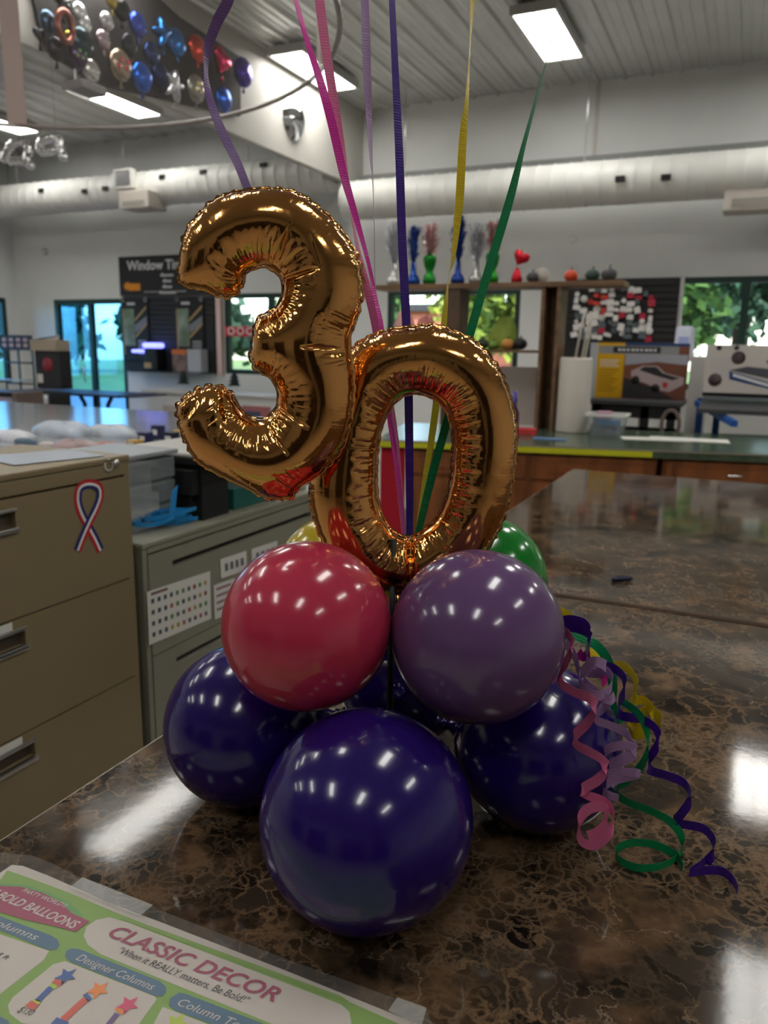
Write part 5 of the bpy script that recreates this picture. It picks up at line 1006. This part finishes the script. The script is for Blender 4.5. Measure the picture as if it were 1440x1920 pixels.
    # weld flange
    k = 0; FV = []; FFa = []
    base = len(XF)
    for Q in B:
        m = len(Q); P = XF[k:k+m]; N_ = pnorm(csmooth(P[:, :2], 2)); o_ = P.copy(); w_ = .0030+.0005*np.sin(np.arange(m)*1.9); o_[:, :2] += N_*w_[:, None]; o_[:, 2] = .0009*np.sin(np.arange(m)*2.3); s0_ = base+len(FV)
        FV += o_.tolist(); FFa += [(k+i, s0_+i, s0_+(i+1) % m, k+(i+1) % m) for i in range(m)]; k += m
    return np.vstack([XF, np.array(FV)]), FF.tolist()+FFa

# ================================================================== the golden digits
gold = mat('gold_foil', (.66, .315, .10), .11, 1)
N, L, b_ = nodes(gold)
gn = N.new('ShaderNodeTexNoise'); gn.inputs['Scale'].default_value = 55; gn.inputs['Detail'].default_value = 2
L.new(coords(N, L, (1, 1, .12)), gn.inputs['Vector']); gb = N.new('ShaderNodeBump'); gb.inputs['Strength'].default_value = .22; gb.inputs['Distance'].default_value = .002
L.new(gn.outputs[0], gb.inputs['Height']); L.new(gb.outputs[0], b_.inputs['Normal'])
THREE = [(338, 527), (341, 474), (349, 438), (366, 412), (398, 380), (431, 364), (477, 356), (523, 356), (562, 366), (595, 389), (628, 419), (654, 455), (671, 487), (679, 533), (676, 566), (664, 606), (654, 635), (656, 665), (660, 690), (662, 717), (661, 756), (653, 802), (638, 842), (615, 871), (589, 894), (560, 912), (546, 932), (497, 932), (478, 922), (448, 907), (415, 891), (375, 868), (352, 835), (339, 802), (333, 766), (346, 748), (372, 730), (408, 725), (431, 737), (444, 757), (457, 776), (484, 788), (510, 779), (523, 753), (520, 724), (503, 704), (484, 694), (471, 672), (475, 638), (479, 612), (492, 592), (513, 582), (530, 560), (532, 533), (523, 510), (497, 499), (474, 501), (457, 514), (451, 540), (425, 556), (389, 545), (365, 538)]
ZERO = [(771, 614), (814, 611), (853, 623), (890, 641), (921, 672), (942, 708), (957, 751), (966, 794), (966, 849), (960, 901), (948, 959), (927, 1008), (895, 1052), (850, 1086), (800, 1103), (745, 1108), (690, 1095), (640, 1062), (606, 1015), (588, 962), (582, 916), (587, 870), (600, 815), (618, 760), (636, 705), (655, 662), (682, 638), (720, 622)]
HOLE = [(756, 740), (780, 737), (804, 742), (829, 757), (841, 779), (849, 812), (849, 855), (844, 901), (835, 937), (823, 965), (801, 989), (768, 1008), (743, 1002), (722, 977), (710, 947), (705, 901), (707, 849), (713, 806), (725, 776), (740, 754)]
def uv(p, D): q = onD(p[0], p[1], D)-CAM; return (float(q@E1), float(q[2]+CAM[2]))
def digit(name, label, loops, D, cre, seed, origin_px, tilt=0):
    LL = []
    for k, Lp in enumerate(loops):
        P = np.array([uv(p, D) for p in Lp]); ccw = parea(P) > 0
        LL.append(P if (ccw == (k == 0)) else P[::-1])
    X, Fc = foil_digit(LL, [(uv(a, D), uv(c, D), d, s) for a, c, d, s in cre], seed=seed)
    o = CAM*[1, 1, 0]+EH*D+E1*uv(origin_px, D)[0]+EZ*uv(origin_px, D)[1]
    W = (CAM*[1, 1, 0])[None]+X[:, :1]*E1[None]+(D-X[:, 2:3])*EH[None]+X[:, 1:2]*EZ[None]
    t = thing(name, label, 'balloon', o)
    b = MB().add(W, Fc, 0, True); part(b, 'foil_body', gold, t); return t
z3 = digit('number_balloon', 'copper gold foil number three balloon, upper left of the pair', [THREE], .985,
    [((533, 527), (600, 509), .004, .0022), ((551, 428), (528, 487), .0022, .0018), ((585, 448), (604, 507), .0018, .002), ((573, 651), (632, 652), .003, .0018), ((526, 760), (582, 797), .0022, .0018), ((521, 812), (546, 845), .0016, .0016), ((425, 742), (436, 790), .004, .006), ((378, 745), (345, 790), .003, .006)], 1, (521, 932))
z0_ = digit('number_balloon', 'copper gold foil number zero balloon standing between the pink and lavender balloons', [ZERO, HOLE], 1.065,
    [((768, 1000), (768, 1085), .012, .0045), ((640, 690), (668, 740), .002, .002)], 2, (745, 1105))
part(MB().tube([onD(745, 1098, 1.065), onD(745, 1150, 1.06), onD(745, 1180, 1.055)], [.01, .006, .005], 8), 'tail', gold, z0_)

# ================================================================== latex balloons
def latex(name_c, c, rough=.16, sss=0):
    m = mat(name_c, c, rough, 0, .5, coat=.25, sss=sss); return m
lx = {'purple': latex('latex_purple', S(31, 13, 90)), 'pink': latex('latex_pink', S(178, 46, 74)), 'lavender': latex('latex_lavender', S(96, 67, 110)), 'green': latex('latex_green', S(0, 116, 30)), 'yellow': latex('latex_yellow', S(186, 162, 8))}
CEN = np.array([-.425, .953])
def latex_balloon(c, R, mat_, label, sq=1.0):
    c = np.array(c, float); d = np.array([CEN[0]-c[0], CEN[1]-c[1], 0.0 if c[2] > 1.1 else .04]); L_ = np.linalg.norm(d); d /= L_
    prof = []
    for i in range(73):
        th = pi-pi*.965*i/72; z = cos(th)*R; r = sin(th)*R
        if z > 0: z *= 1+.03*(z/R)**3
        prof.append((max(r, 0), z))
    e = prof[-1]; prof += [(.011, e[1]+.004), (.0075, e[1]+.010), (.0065, e[1]+.014)]
    t = thing('balloon', label, 'balloon', c, 'latex balloons of the centrepiece')
    part(MB().lathe(prof, c, 128, axis=d), 'balloon_body', mat_, t)
    e1_ = prof[-1][1]; part(MB().lathe([(.0066, e1_), (.0095, e1_+.003), (.0085, e1_+.007), (.005, e1_+.009), (.011, e1_+.016), (0, e1_+.0165)], c, 20, axis=d), 'knot', mat_, t)
    return t
latex_balloon((-.361, .746, TT+.1282), .128, lx['purple'], 'large glossy purple balloon at the front, bottom centre')
latex_balloon((-.633, .886, TT+.1216), .1214, lx['purple'], 'purple balloon at the left, partly behind the pink one')
latex_balloon((-.219, 1.023, TT+.1193), .119, lx['purple'], 'purple balloon at the right behind the curled ribbons')
latex_balloon((-.492, 1.163, TT+.1193), .119, lx['purple'], 'purple balloon hidden at the back of the base')
latex_balloon((-.479, .806, 1.242), .1078, lx['pink'], 'coral pink balloon resting on the front and left purple ones')
latex_balloon((-.278, .892, 1.234), .110, lx['lavender'], 'lavender balloon touching the pink one, above the front purple one')
p = at(636, 1090, 1.262); latex_balloon(p, .109, lx['yellow'], 'yellow balloon peeping out behind the pink one and the zero')
p = at(900, 1090, 1.258); latex_balloon(p, .109, lx['green'], 'green balloon peeping out behind the lavender one and the zero')
t = thing('balloon_stand', 'dark stem with small foil weight in the middle of the balloon cluster', 'stand', (CEN[0], CEN[1], TT+.0005))
part(MB().lathe([(0, 0), (.035, 0), (.038, .02), (.03, .05), (.012, .06), (0, .06)], (CEN[0], CEN[1], TT+.0005), 20), 'weight', mat('weight_foil', S(60, 30, 40), .25, .8), t)
part(MB().tube([(CEN[0], CEN[1], TT+.06), (CEN[0], CEN[1], 1.33)], .0045, 10), 'stem', black, t)

# ================================================================== ribbons
def ribbon_mat(name, c, rough=.34):
    m = mat(name, c, rough, 0, .6); N, L, b = nodes(m)
    wv = N.new('ShaderNodeTexWave'); wv.bands_direction = 'Z'; wv.inputs['Scale'].default_value = 90; wv.inputs['Distortion'].default_value = 1.2; wv.inputs['Detail Scale'].default_value = 3
    L.new(coords(N, L), wv.inputs['Vector']); bp = N.new('ShaderNodeBump'); bp.inputs['Strength'].default_value = .22; bp.inputs['Distance'].default_value = .0008
    L.new(wv.outputs['Fac'], bp.inputs['Height']); L.new(bp.outputs[0], b.inputs['Normal']); return m
RM = {k: ribbon_mat('ribbon_'+k, S(*c)) for k, c in dict(purple=(58, 22, 128), yellow=(214, 186, 24), green=(0, 130, 78), magenta=(206, 24, 150), pink=(222, 112, 156), lilac=(168, 138, 182), violet=(104, 72, 130)).items()}
def cr_spline(P, k=8):
    P = np.array(P, float); out = []; m = len(P)
    for i in range(m-1):
        a, b_, c, d = P[max(i-1, 0)], P[i], P[i+1], P[min(i+2, m-1)]
        for s in np.linspace(0, 1, k, endpoint=False): out.append(.5*(2*b_+(c-a)*s+(2*a-5*b_+4*c-d)*s*s+(3*b_-a-3*c+d)*s**3))
    out.append(P[-1]); return np.array(out)
def straight(path, color, D, label, W=.0128, full=17.5):
    S_ = cr_spline(path); P = np.array([onD(x, y, D) for x, y, _ in S_]); T = np.gradient(P, axis=0); T /= np.linalg.norm(T, axis=1)[:, None]
    ph = np.arccos(np.clip(S_[:, 2]/full, .02, .999)); V = []
    for p_, t_, f in zip(P, T, ph):
        a = np.cross(t_, EH); a /= np.linalg.norm(a); wv = a*cos(f)+EH*sin(f); V.append((p_-wv*W/2, p_+wv*W/2))
    V = np.array(V); m = len(V); b = MB().add(V.reshape(-1, 3), [(2*i, 2*i+1, 2*i+3, 2*i+2) for i in range(m-1)], 0, False)
    o = b.build('balloon_ribbon', RM[color], solid=.0003, origin=tuple(P[-1])); tag(o, label, 'ribbon', 'long ribbons rising from the centrepiece')
straight([(733, -60, 11), (735, 0, 11), (742, 150, 13), (749, 300, 15.5), (754, 450, 16.5), (762, 612, 17), (766, 740, 17), (768, 900, 16), (768, 1012, 14)], 'purple', 1.125, 'dark purple ribbon, straight up the middle through the zero')
straight([(890, -60, 9), (886, 0, 9), (881, 90, 3), (876, 180, 8), (868, 260, 15), (861, 380, 16), (850, 480, 9), (842, 515, 2), (836, 570, 9), (831, 620, 13), (820, 740, 15), (808, 830, 14), (796, 900, 10), (780, 1010, 6)], 'yellow', 1.135, 'yellow ribbon with two twists between the purple and green ones')
straight([(1055, -50, 3), (1047, 0, 2.5), (1030, 90, 1.2), (1018, 140, 5), (985, 260, 9), (957, 370, 16), (915, 510, 17), (880, 630, 17.4), (838, 790, 17), (808, 900, 17), (784, 1000, 14)], 'green', 1.115, 'green ribbon slanting to the upper right')
straight([(548, -60, 8), (555, 0, 8), (580, 90, 10), (600, 150, 14), (622, 230, 16), (645, 330, 15), (668, 410, 11), (690, 490, 7), (704, 560, 8), (716, 622, 9), (728, 770, 8), (745, 880, 10), (758, 1000, 6)], 'magenta', 1.12, 'bright magenta ribbon, running beside the pale pink one')
straight([(592, -60, 17), (599, 0, 17), (612, 100, 17), (628, 200, 16), (645, 300, 10), (655, 370, 5), (668, 450, 6), (688, 540, 15), (704, 610, 16), (736, 790, 15), (748, 900, 13), (757, 1000, 9)], 'pink', 1.14, 'dusty pink ribbon just right of the magenta one')
straight([(681, -60, 14), (684, 0, 14), (687, 100, 15), (691, 200, 12), (696, 300, 5), (699, 340, 1.4), (702, 440, .8), (704, 550, .8), (714, 625, 1), (740, 800, 1), (760, 1000, 1)], 'lilac', 1.13, 'lilac ribbon narrowing to an edge-on line left of the purple one')
straight([(440, -50, 16), (428, 0, 15), (405, 45, 14), (390, 90, 10), (386, 130, 3), (390, 170, 9), (403, 215, 13), (425, 265, 14), (447, 310, 13), (466, 360, 12), (480, 410, 11)], 'violet', 1.02, 'wavy violet ribbon rising behind the golden three')
def curl(path, color, label, W=.0135, base=1.045, axis=(0, 0, 1), end_flat=False):
    S_ = cr_spline(path, 10); P = []
    for x, y, dz in S_:
        r_ = ray(x, y); wt = (CAM[2]-TT-.0035)/(-r_[2]) if r_[2] < 0 else 9
        P.append(CAM+r_*min(base+dz, wt))
    P = np.array(P); A = np.array(axis, float); A /= np.linalg.norm(A); V = []
    T = np.gradient(P, axis=0); T /= np.linalg.norm(T, axis=1)[:, None]+1e-9
    low = (P[:, 2]-TT)
    for p_, t_ in zip(P, T):
        a = A-t_*(A@t_)*.72; a /= np.linalg.norm(a); q0, q1 = p_-a*W/2, p_+a*W/2
        s_ = max(0, TT+.001-min(q0[2], q1[2])); V.append((q0+[0, 0, s_], q1+[0, 0, s_]))
    V = np.array(V); m = len(V); b = MB().add(V.reshape(-1, 3), [(2*i, 2*i+1, 2*i+3, 2*i+2) for i in range(m-1)], 0, False)
    o = b.build('curled_ribbon', RM[color], solid=.00015, origin=tuple(P[0])); tag(o, label, 'ribbon', 'curled ribbon ends beside the right purple balloon')
d = .018
curl([(1040, 1176, .03), (1056, 1183, .01), (1070, 1196, -d), (1073, 1216, -d), (1062, 1240, 0), (1048, 1262, d), (1053, 1282, d), (1078, 1298, 0), (1106, 1310, -d), (1117, 1328, -d), (1103, 1353, 0), (1079, 1378, d), (1081, 1396, d), (1104, 1409, 0), (1128, 1424, -d), (1137, 1442, -d), (1121, 1462, 0), (1093, 1480, d), (1104, 1492, d), (1134, 1504, 0), (1150, 1526, -d), (1144, 1558, -d), (1118, 1583, 0), (1092, 1579, .012), (1084, 1553, .016), (1092, 1527, .012), (1113, 1513, 0), (1134, 1516, -.01), (1138, 1537, -.012), (1125, 1558, 0), (1102, 1568, .01)], 'pink', 'pale pink curled ribbon, nearest the balloons and ending in a loop', base=.975)
curl([(1060, 1205, .04), (1078, 1232, .03), (1088, 1262, .02), (1106, 1244, 0), (1120, 1241, -.01), (1136, 1250, 0), (1120, 1262, .02), (1092, 1262, .02), (1086, 1280, .01), (1102, 1298, -.01), (1125, 1304, -d), (1145, 1290, -.01), (1146, 1268, 0), (1128, 1254, .02), (1106, 1254, .02), (1094, 1272, .015), (1108, 1290, 0), (1140, 1312, -d), (1153, 1306, -d)], 'lilac', 'pale lilac curled ribbon wound into a double ring at the top', base=1.0)
curl([(1153, 1304, 0), (1130, 1328, d), (1115, 1348, d), (1141, 1359, .01), (1172, 1374, 0), (1183, 1392, -.01), (1190, 1405, -d), (1165, 1423, -.005), (1138, 1432, d), (1126, 1420, d), (1145, 1402, .0), (1180, 1398, -d), (1190, 1412, -d), (1160, 1432, 0), (1134, 1441, d), (1140, 1450, .01), (1165, 1448, 0), (1196, 1450, -d), (1170, 1458, 0), (1142, 1467, .01), (1127, 1479, d), (1140, 1490, 0), (1160, 1497, -.008)], 'lilac', 'pale lilac curled ribbon hanging in wide coils below the double ring', base=1.01, W=.012)
curl([(1030, 1170, .04), (1053, 1163, .02), (1078, 1162, 0), (1100, 1172, -d), (1104, 1196, -d), (1098, 1225, 0)], 'purple', 'short dark purple ribbon arch beside the lavender balloon', base=1.06, W=.012)
curl([(1035, 1182, .05), (1056, 1176, .02), (1088, 1180, 0), (1106, 1194, -d), (1100, 1225, 0), (1104, 1246, d), (1128, 1248, .01), (1152, 1254, 0), (1169, 1270, -d), (1171, 1295, -d), (1160, 1318, 0), (1160, 1338, d), (1178, 1345, .01), (1205, 1349, 0), (1230, 1368, -d), (1234, 1394, -d), (1217, 1424, 0), (1219, 1444, d), (1250, 1454, .01), (1283, 1469, 0), (1295, 1497, -d), (1276, 1528, -.005), (1263, 1543, .01), (1284, 1546, .01), (1319, 1554, 0), (1337, 1575, -.01), (1336, 1603, -.012), (1312, 1627, 0), (1292, 1641, .01), (1316, 1638, .01), (1350, 1638, 0), (1372, 1654, -.005), (1383, 1675, -.005)], 'purple', 'long dark purple curled ribbon trailing onto the marble top at the right', base=1.05)
curl([(1040, 1196, .06), (1070, 1192, .04), (1095, 1198, .02), (1120, 1212, 0), (1140, 1240, -.01), (1149, 1285, 0), (1148, 1325, .02), (1160, 1340, .02), (1170, 1352, 0)], 'green', 'green ribbon arching behind the lilac rings', base=1.09, axis=(.5, .1, .6))
curl([(1160, 1312, .02), (1180, 1324, 0), (1200, 1342, -.01), (1214, 1372, -.01), (1216, 1402, 0), (1202, 1436, .01), (1172, 1466, .03), (1152, 1482, .03), (1175, 1503, .02), (1219, 1520, 0), (1256, 1540, -.01), (1278, 1569, 0), (1277, 1600, 0), (1250, 1624, 0), (1200, 1632, 0), (1160, 1616, 0), (1157, 1593, 0), (1187, 1580, 0), (1231, 1585, 0), (1265, 1604, 0), (1280, 1631, 0)], 'green', 'green curled ribbon ending in a flat oval loop on the marble top', base=1.06, W=.012)
curl([(1030, 1146, .06), (1048, 1146, .04), (1066, 1156, .03), (1078, 1185, .04)], 'yellow', 'short yellow ribbon end peeping over the purple arch', base=1.10, axis=(.2, 0, 1))
curl([(1096, 1240, .05), (1112, 1215, .04), (1117, 1240, .03)], 'yellow', 'small yellow ribbon loop between the purple arch and green ribbon', base=1.10, axis=(1, 0, .1))
curl([(1150, 1250, .04), (1165, 1248, .02), (1183, 1260, 0), (1194, 1285, -.01), (1186, 1312, 0), (1172, 1330, .03), (1190, 1314, .01), (1208, 1314, 0), (1222, 1330, -.01), (1224, 1352, 0), (1210, 1372, .01), (1188, 1378, .02), (1180, 1364, .03), (1196, 1344, .02), (1216, 1334, 0), (1233, 1340, -.01), (1236, 1356, -.01), (1214, 1366, .01), (1192, 1362, .02), (1202, 1338, .02), (1220, 1330, .01)], 'yellow', 'yellow curled ribbon bunched at the right behind the green one', base=1.11)
curl([(1084, 1222, .05), (1092, 1232, .05), (1104, 1228, .04), (1122, 1236, .05), (1126, 1262, .05), (1140, 1270, .05), (1128, 1282, .04)], 'magenta', 'small bright magenta ribbon piece glimpsed behind the lilac rings', base=1.10)

# ================================================================== printed price sheet in its clear sleeve
def pz(pts, z): return [onZ(x, y, z) for x, y in pts]
ps = thing('price_sheet', 'green bordered balloon price sheet in a clear sleeve, bottom left on the marble', 'price sheet', onZ(200, 1850, TT+.0005))
zz = TT+.0008
near = [(.05, .30), (-.86, .30)]
def flat(pts, z, name, m, world_tail=None, lab=None, th=.00012):
    P = [tuple(q) for q in pz(pts, z)]
    if world_tail: P += [(x, y, z) for x, y in world_tail]
    part(MB().prism(P, (0, 0, th)), name, m, ps, lab)
paper_px = [(0, 1637), (22, 1622), (43, 1624), (90, 1642), (133, 1661), (200, 1692), (300, 1729), (540, 1822), (780, 1919), (830, 1940)]
flat(paper_px, zz, 'paper', mat('sheet_paper', S(190, 180, 172), .45), near, th=.0004)
gr = mat('sheet_green', S(122, 156, 72), .45); wt = MATS['sheet_paper']; pk_ = mat('sheet_magenta', S(150, 54, 86), .45); bl_ = mat('sheet_blue', S(72, 104, 130), .45); ink = mat('sheet_ink', S(40, 38, 42), .5); dgr = mat('sheet_dark_green', S(98, 150, 84), .45)
z1_ = zz+.0006
flat([(0, 1650), (14, 1632), (60, 1648), (130, 1674), (210, 1708), (300, 1744), (640, 1872), (780, 1934), (830, 1956)], z1_, 'green_field', gr, [(.03, .31), (-.84, .31)])
z2_ = z1_+.00025
flat([(180, 1725), (205, 1720), (240, 1730), (600, 1868), (640, 1884), (655, 1897), (660, 1925), (640, 1955), (560, 1940), (480, 1908), (190, 1790), (165, 1772), (157, 1755), (162, 1738)], z2_, 'title_panel', wt)
flat([(228, 1718), (300, 1742.5), (640, 1868), (655, 1878), (640, 1876), (300, 1750.5), (226, 1722.5)], z2_+.0002, 'green_line', gr)
flat([(-60, 1735), (0, 1752), (92, 1783), (82, 1800), (0, 1864), (-60, 1900)], z2_, 'panel', wt); 
flat([(122, 1802), (290, 1868), (294, 1874), (250, 1935), (150, 1935), (40, 1918), (18, 1900), (15, 1885), (24, 1870), (100, 1808)], z2_, 'panel', wt)
flat([(305, 1888), (420, 1932), (400, 1960), (280, 1935)], z2_, 'panel', wt)
z3_ = z2_+.0004
flat([(-60, 1695), (0, 1718), (96, 1754), (108, 1762), (112, 1772), (106, 1780), (92, 1781), (80, 1777), (0, 1744), (-60, 1722)], z3_, 'heading_bar', bl_)
flat([(134, 1778), (150, 1780), (300, 1840), (311, 1850), (312, 1860), (304, 1868), (290, 1867), (132, 1803), (122, 1794), (124, 1783)], z3_, 'heading_bar', bl_)
flat([(336, 1861), (350, 1864), (560, 1945), (540, 1975), (328, 1894), (317, 1886), (318, 1872)], z3_, 'heading_bar', bl_)
flat([(-30, 1890), (0, 1906), (16, 1914), (20, 1930), (-30, 1930)], z3_, 'heading_bar', bl_)
ov = [(-60, 1672), (-30, 1662), (0, 1661), (40, 1663), (80, 1674), (115, 1692), (134, 1712), (160, 1724), (168, 1727), (142, 1747), (100, 1736), (50, 1725), (0, 1710), (-50, 1700)]
flat([(0, 1656), (50, 1660), (92, 1674), (130, 1692), (152, 1712), (158, 1722), (130, 1712), (90, 1690), (40, 1672), (0, 1668)], z3_, 'leaf_shape', dgr); flat(ov, z3_+.0002, 'magenta_badge', pk_)
def tfit(body, p0, p1, hpx, name, m, z, shear=.25, bold=0, drop=None):
    q0, q1 = onZ(*p0, z), onZ(*p1, z); ex = q1-q0; Lw = np.linalg.norm(ex); ex /= Lw; ey = np.cross([0, 0, 1], ex)
    V, Fc = text_mesh(body, 1, (0, 0, 0), (1, 0, 0), (0, 1, 0), 0, bold=bold, shear=shear); V = np.array(V); x0_, x1_ = V[:, 0].min(), V[:, 0].max(); capt = .70
    W_ = q0+np.outer((V[:, 0]-x0_)/(x1_-x0_)*Lw, ex)+np.outer(V[:, 1]/capt*hpx, ey); part(MB().add(W_, Fc), name, m, ps)
z4 = z3_+.0005
tfit('CLASSIC DECOR', (200, 1754), (514, 1879), .0185, 'title', pk_, z4, bold=.02)
tfit('"When it REALLY matters, Be Bold!"', (219, 1786), (462, 1883), .0092, 'tagline', ink, z4)
tfit('Designer Columns', (141, 1799), (284, 1857), .0095, 'heading', wt, z4)
tfit('Column Toppers', (331, 1884), (505, 1952), .0095, 'heading', wt, z4)
tfit('Classic Columns', (-105, 1699), (66, 1763), .0095, 'heading', wt, z4)
tfit("PARTY WORLD'S", (40, 1671), (122, 1702), .0062, 'badge_text', wt, z4, bold=.01)
tfit('BE BOLD BALLOONS', (-32, 1673), (138, 1742), .0125, 'badge_text', wt, z4, bold=.02)
tfit('$130', (32, 1897), (58, 1905), .0075, 'price', ink, z4); tfit('4 ft', (-8, 1790), (13, 1800), .006, 'price', ink, z4)
def star_px(cx, cy_, r, m, rot=0):
    q = onZ(cx, cy_, z4); P = [(q[0]+(r if k % 2 == 0 else r*.45)*cos(k*pi/5+pi/2+rot), q[1]+(r if k % 2 == 0 else r*.45)*sin(k*pi/5+pi/2+rot), z4) for k in range(10)]; part(MB().prism(P, (0, 0, .0001)), 'star_picture', m, ps)
cb, co_, cp_, cg_, cr_ = mat('print_blue', S(60, 90, 150), .5), mat('print_orange', S(226, 130, 60), .5), mat('print_pink', S(206, 70, 110), .5), mat('print_lime', S(170, 190, 60), .5), mat('print_red', S(200, 86, 70), .5)
star_px(124, 1830, .0125, cb, -.2); star_px(184, 1856, .0125, co_, -.2); star_px(240, 1884, .0125, cp_, -.2); star_px(330, 1918, .013, cg_)
def seg(p0, p1, w_, m, name='column_picture'):
    q0, q1 = onZ(*p0, z4), onZ(*p1, z4); e = q1-q0; e /= np.linalg.norm(e); n_ = np.cross([0, 0, 1], e)*w_; part(MB().prism([q0-n_, q1-n_, q1+n_, q0+n_], (0, 0, .0001)), name, m, ps)
seg((113, 1838), (104, 1846), .006, cr_); seg((104, 1846), (96, 1851), .0045, cg_); seg((96, 1851), (70, 1877), .0035, cb); seg((72, 1875), (66, 1880), .0045, cg_); seg((66, 1880), (54, 1890), .006, cr_)
seg((168, 1867), (160, 1872), .006, cb); seg((162, 1872), (118, 1912), .0042, cr_); seg((118, 1912), (106, 1925), .008, cb)
seg((228, 1892), (222, 1898), .006, co_); seg((220, 1900), (200, 1925), .003, mat('print_violet', S(110, 80, 130), .5))
film_m = film('sleeve_film', .045, (.75, .76, .74), .07)
part(MB().prism([tuple(q) for q in pz([(0, 1598), (60, 1604), (100, 1620), (140, 1641), (215, 1673), (300, 1707), (533, 1797), (743, 1873), (800, 1896)], TT+.0042)]+[(.08, .29, TT+.0042), (-.872, .29, TT+.0042)], (0, 0, .0004)), 'clear_sleeve', film_m, ps)
part(MB().prism(pz([(155, 1645), (287, 1697), (262, 1718), (130, 1664)], TT+.0048), (0, 0, .0003)), 'tape', film('tape_film', .25, (.7, .7, .68), .15), ps, 'strip of clear tape across the sleeve edge')
part(MB().prism(pz([(745, 1870), (800, 1890), (790, 1925), (728, 1895)], TT+.0048), (0, 0, .0003)), 'tape', MATS['tape_film'], ps)
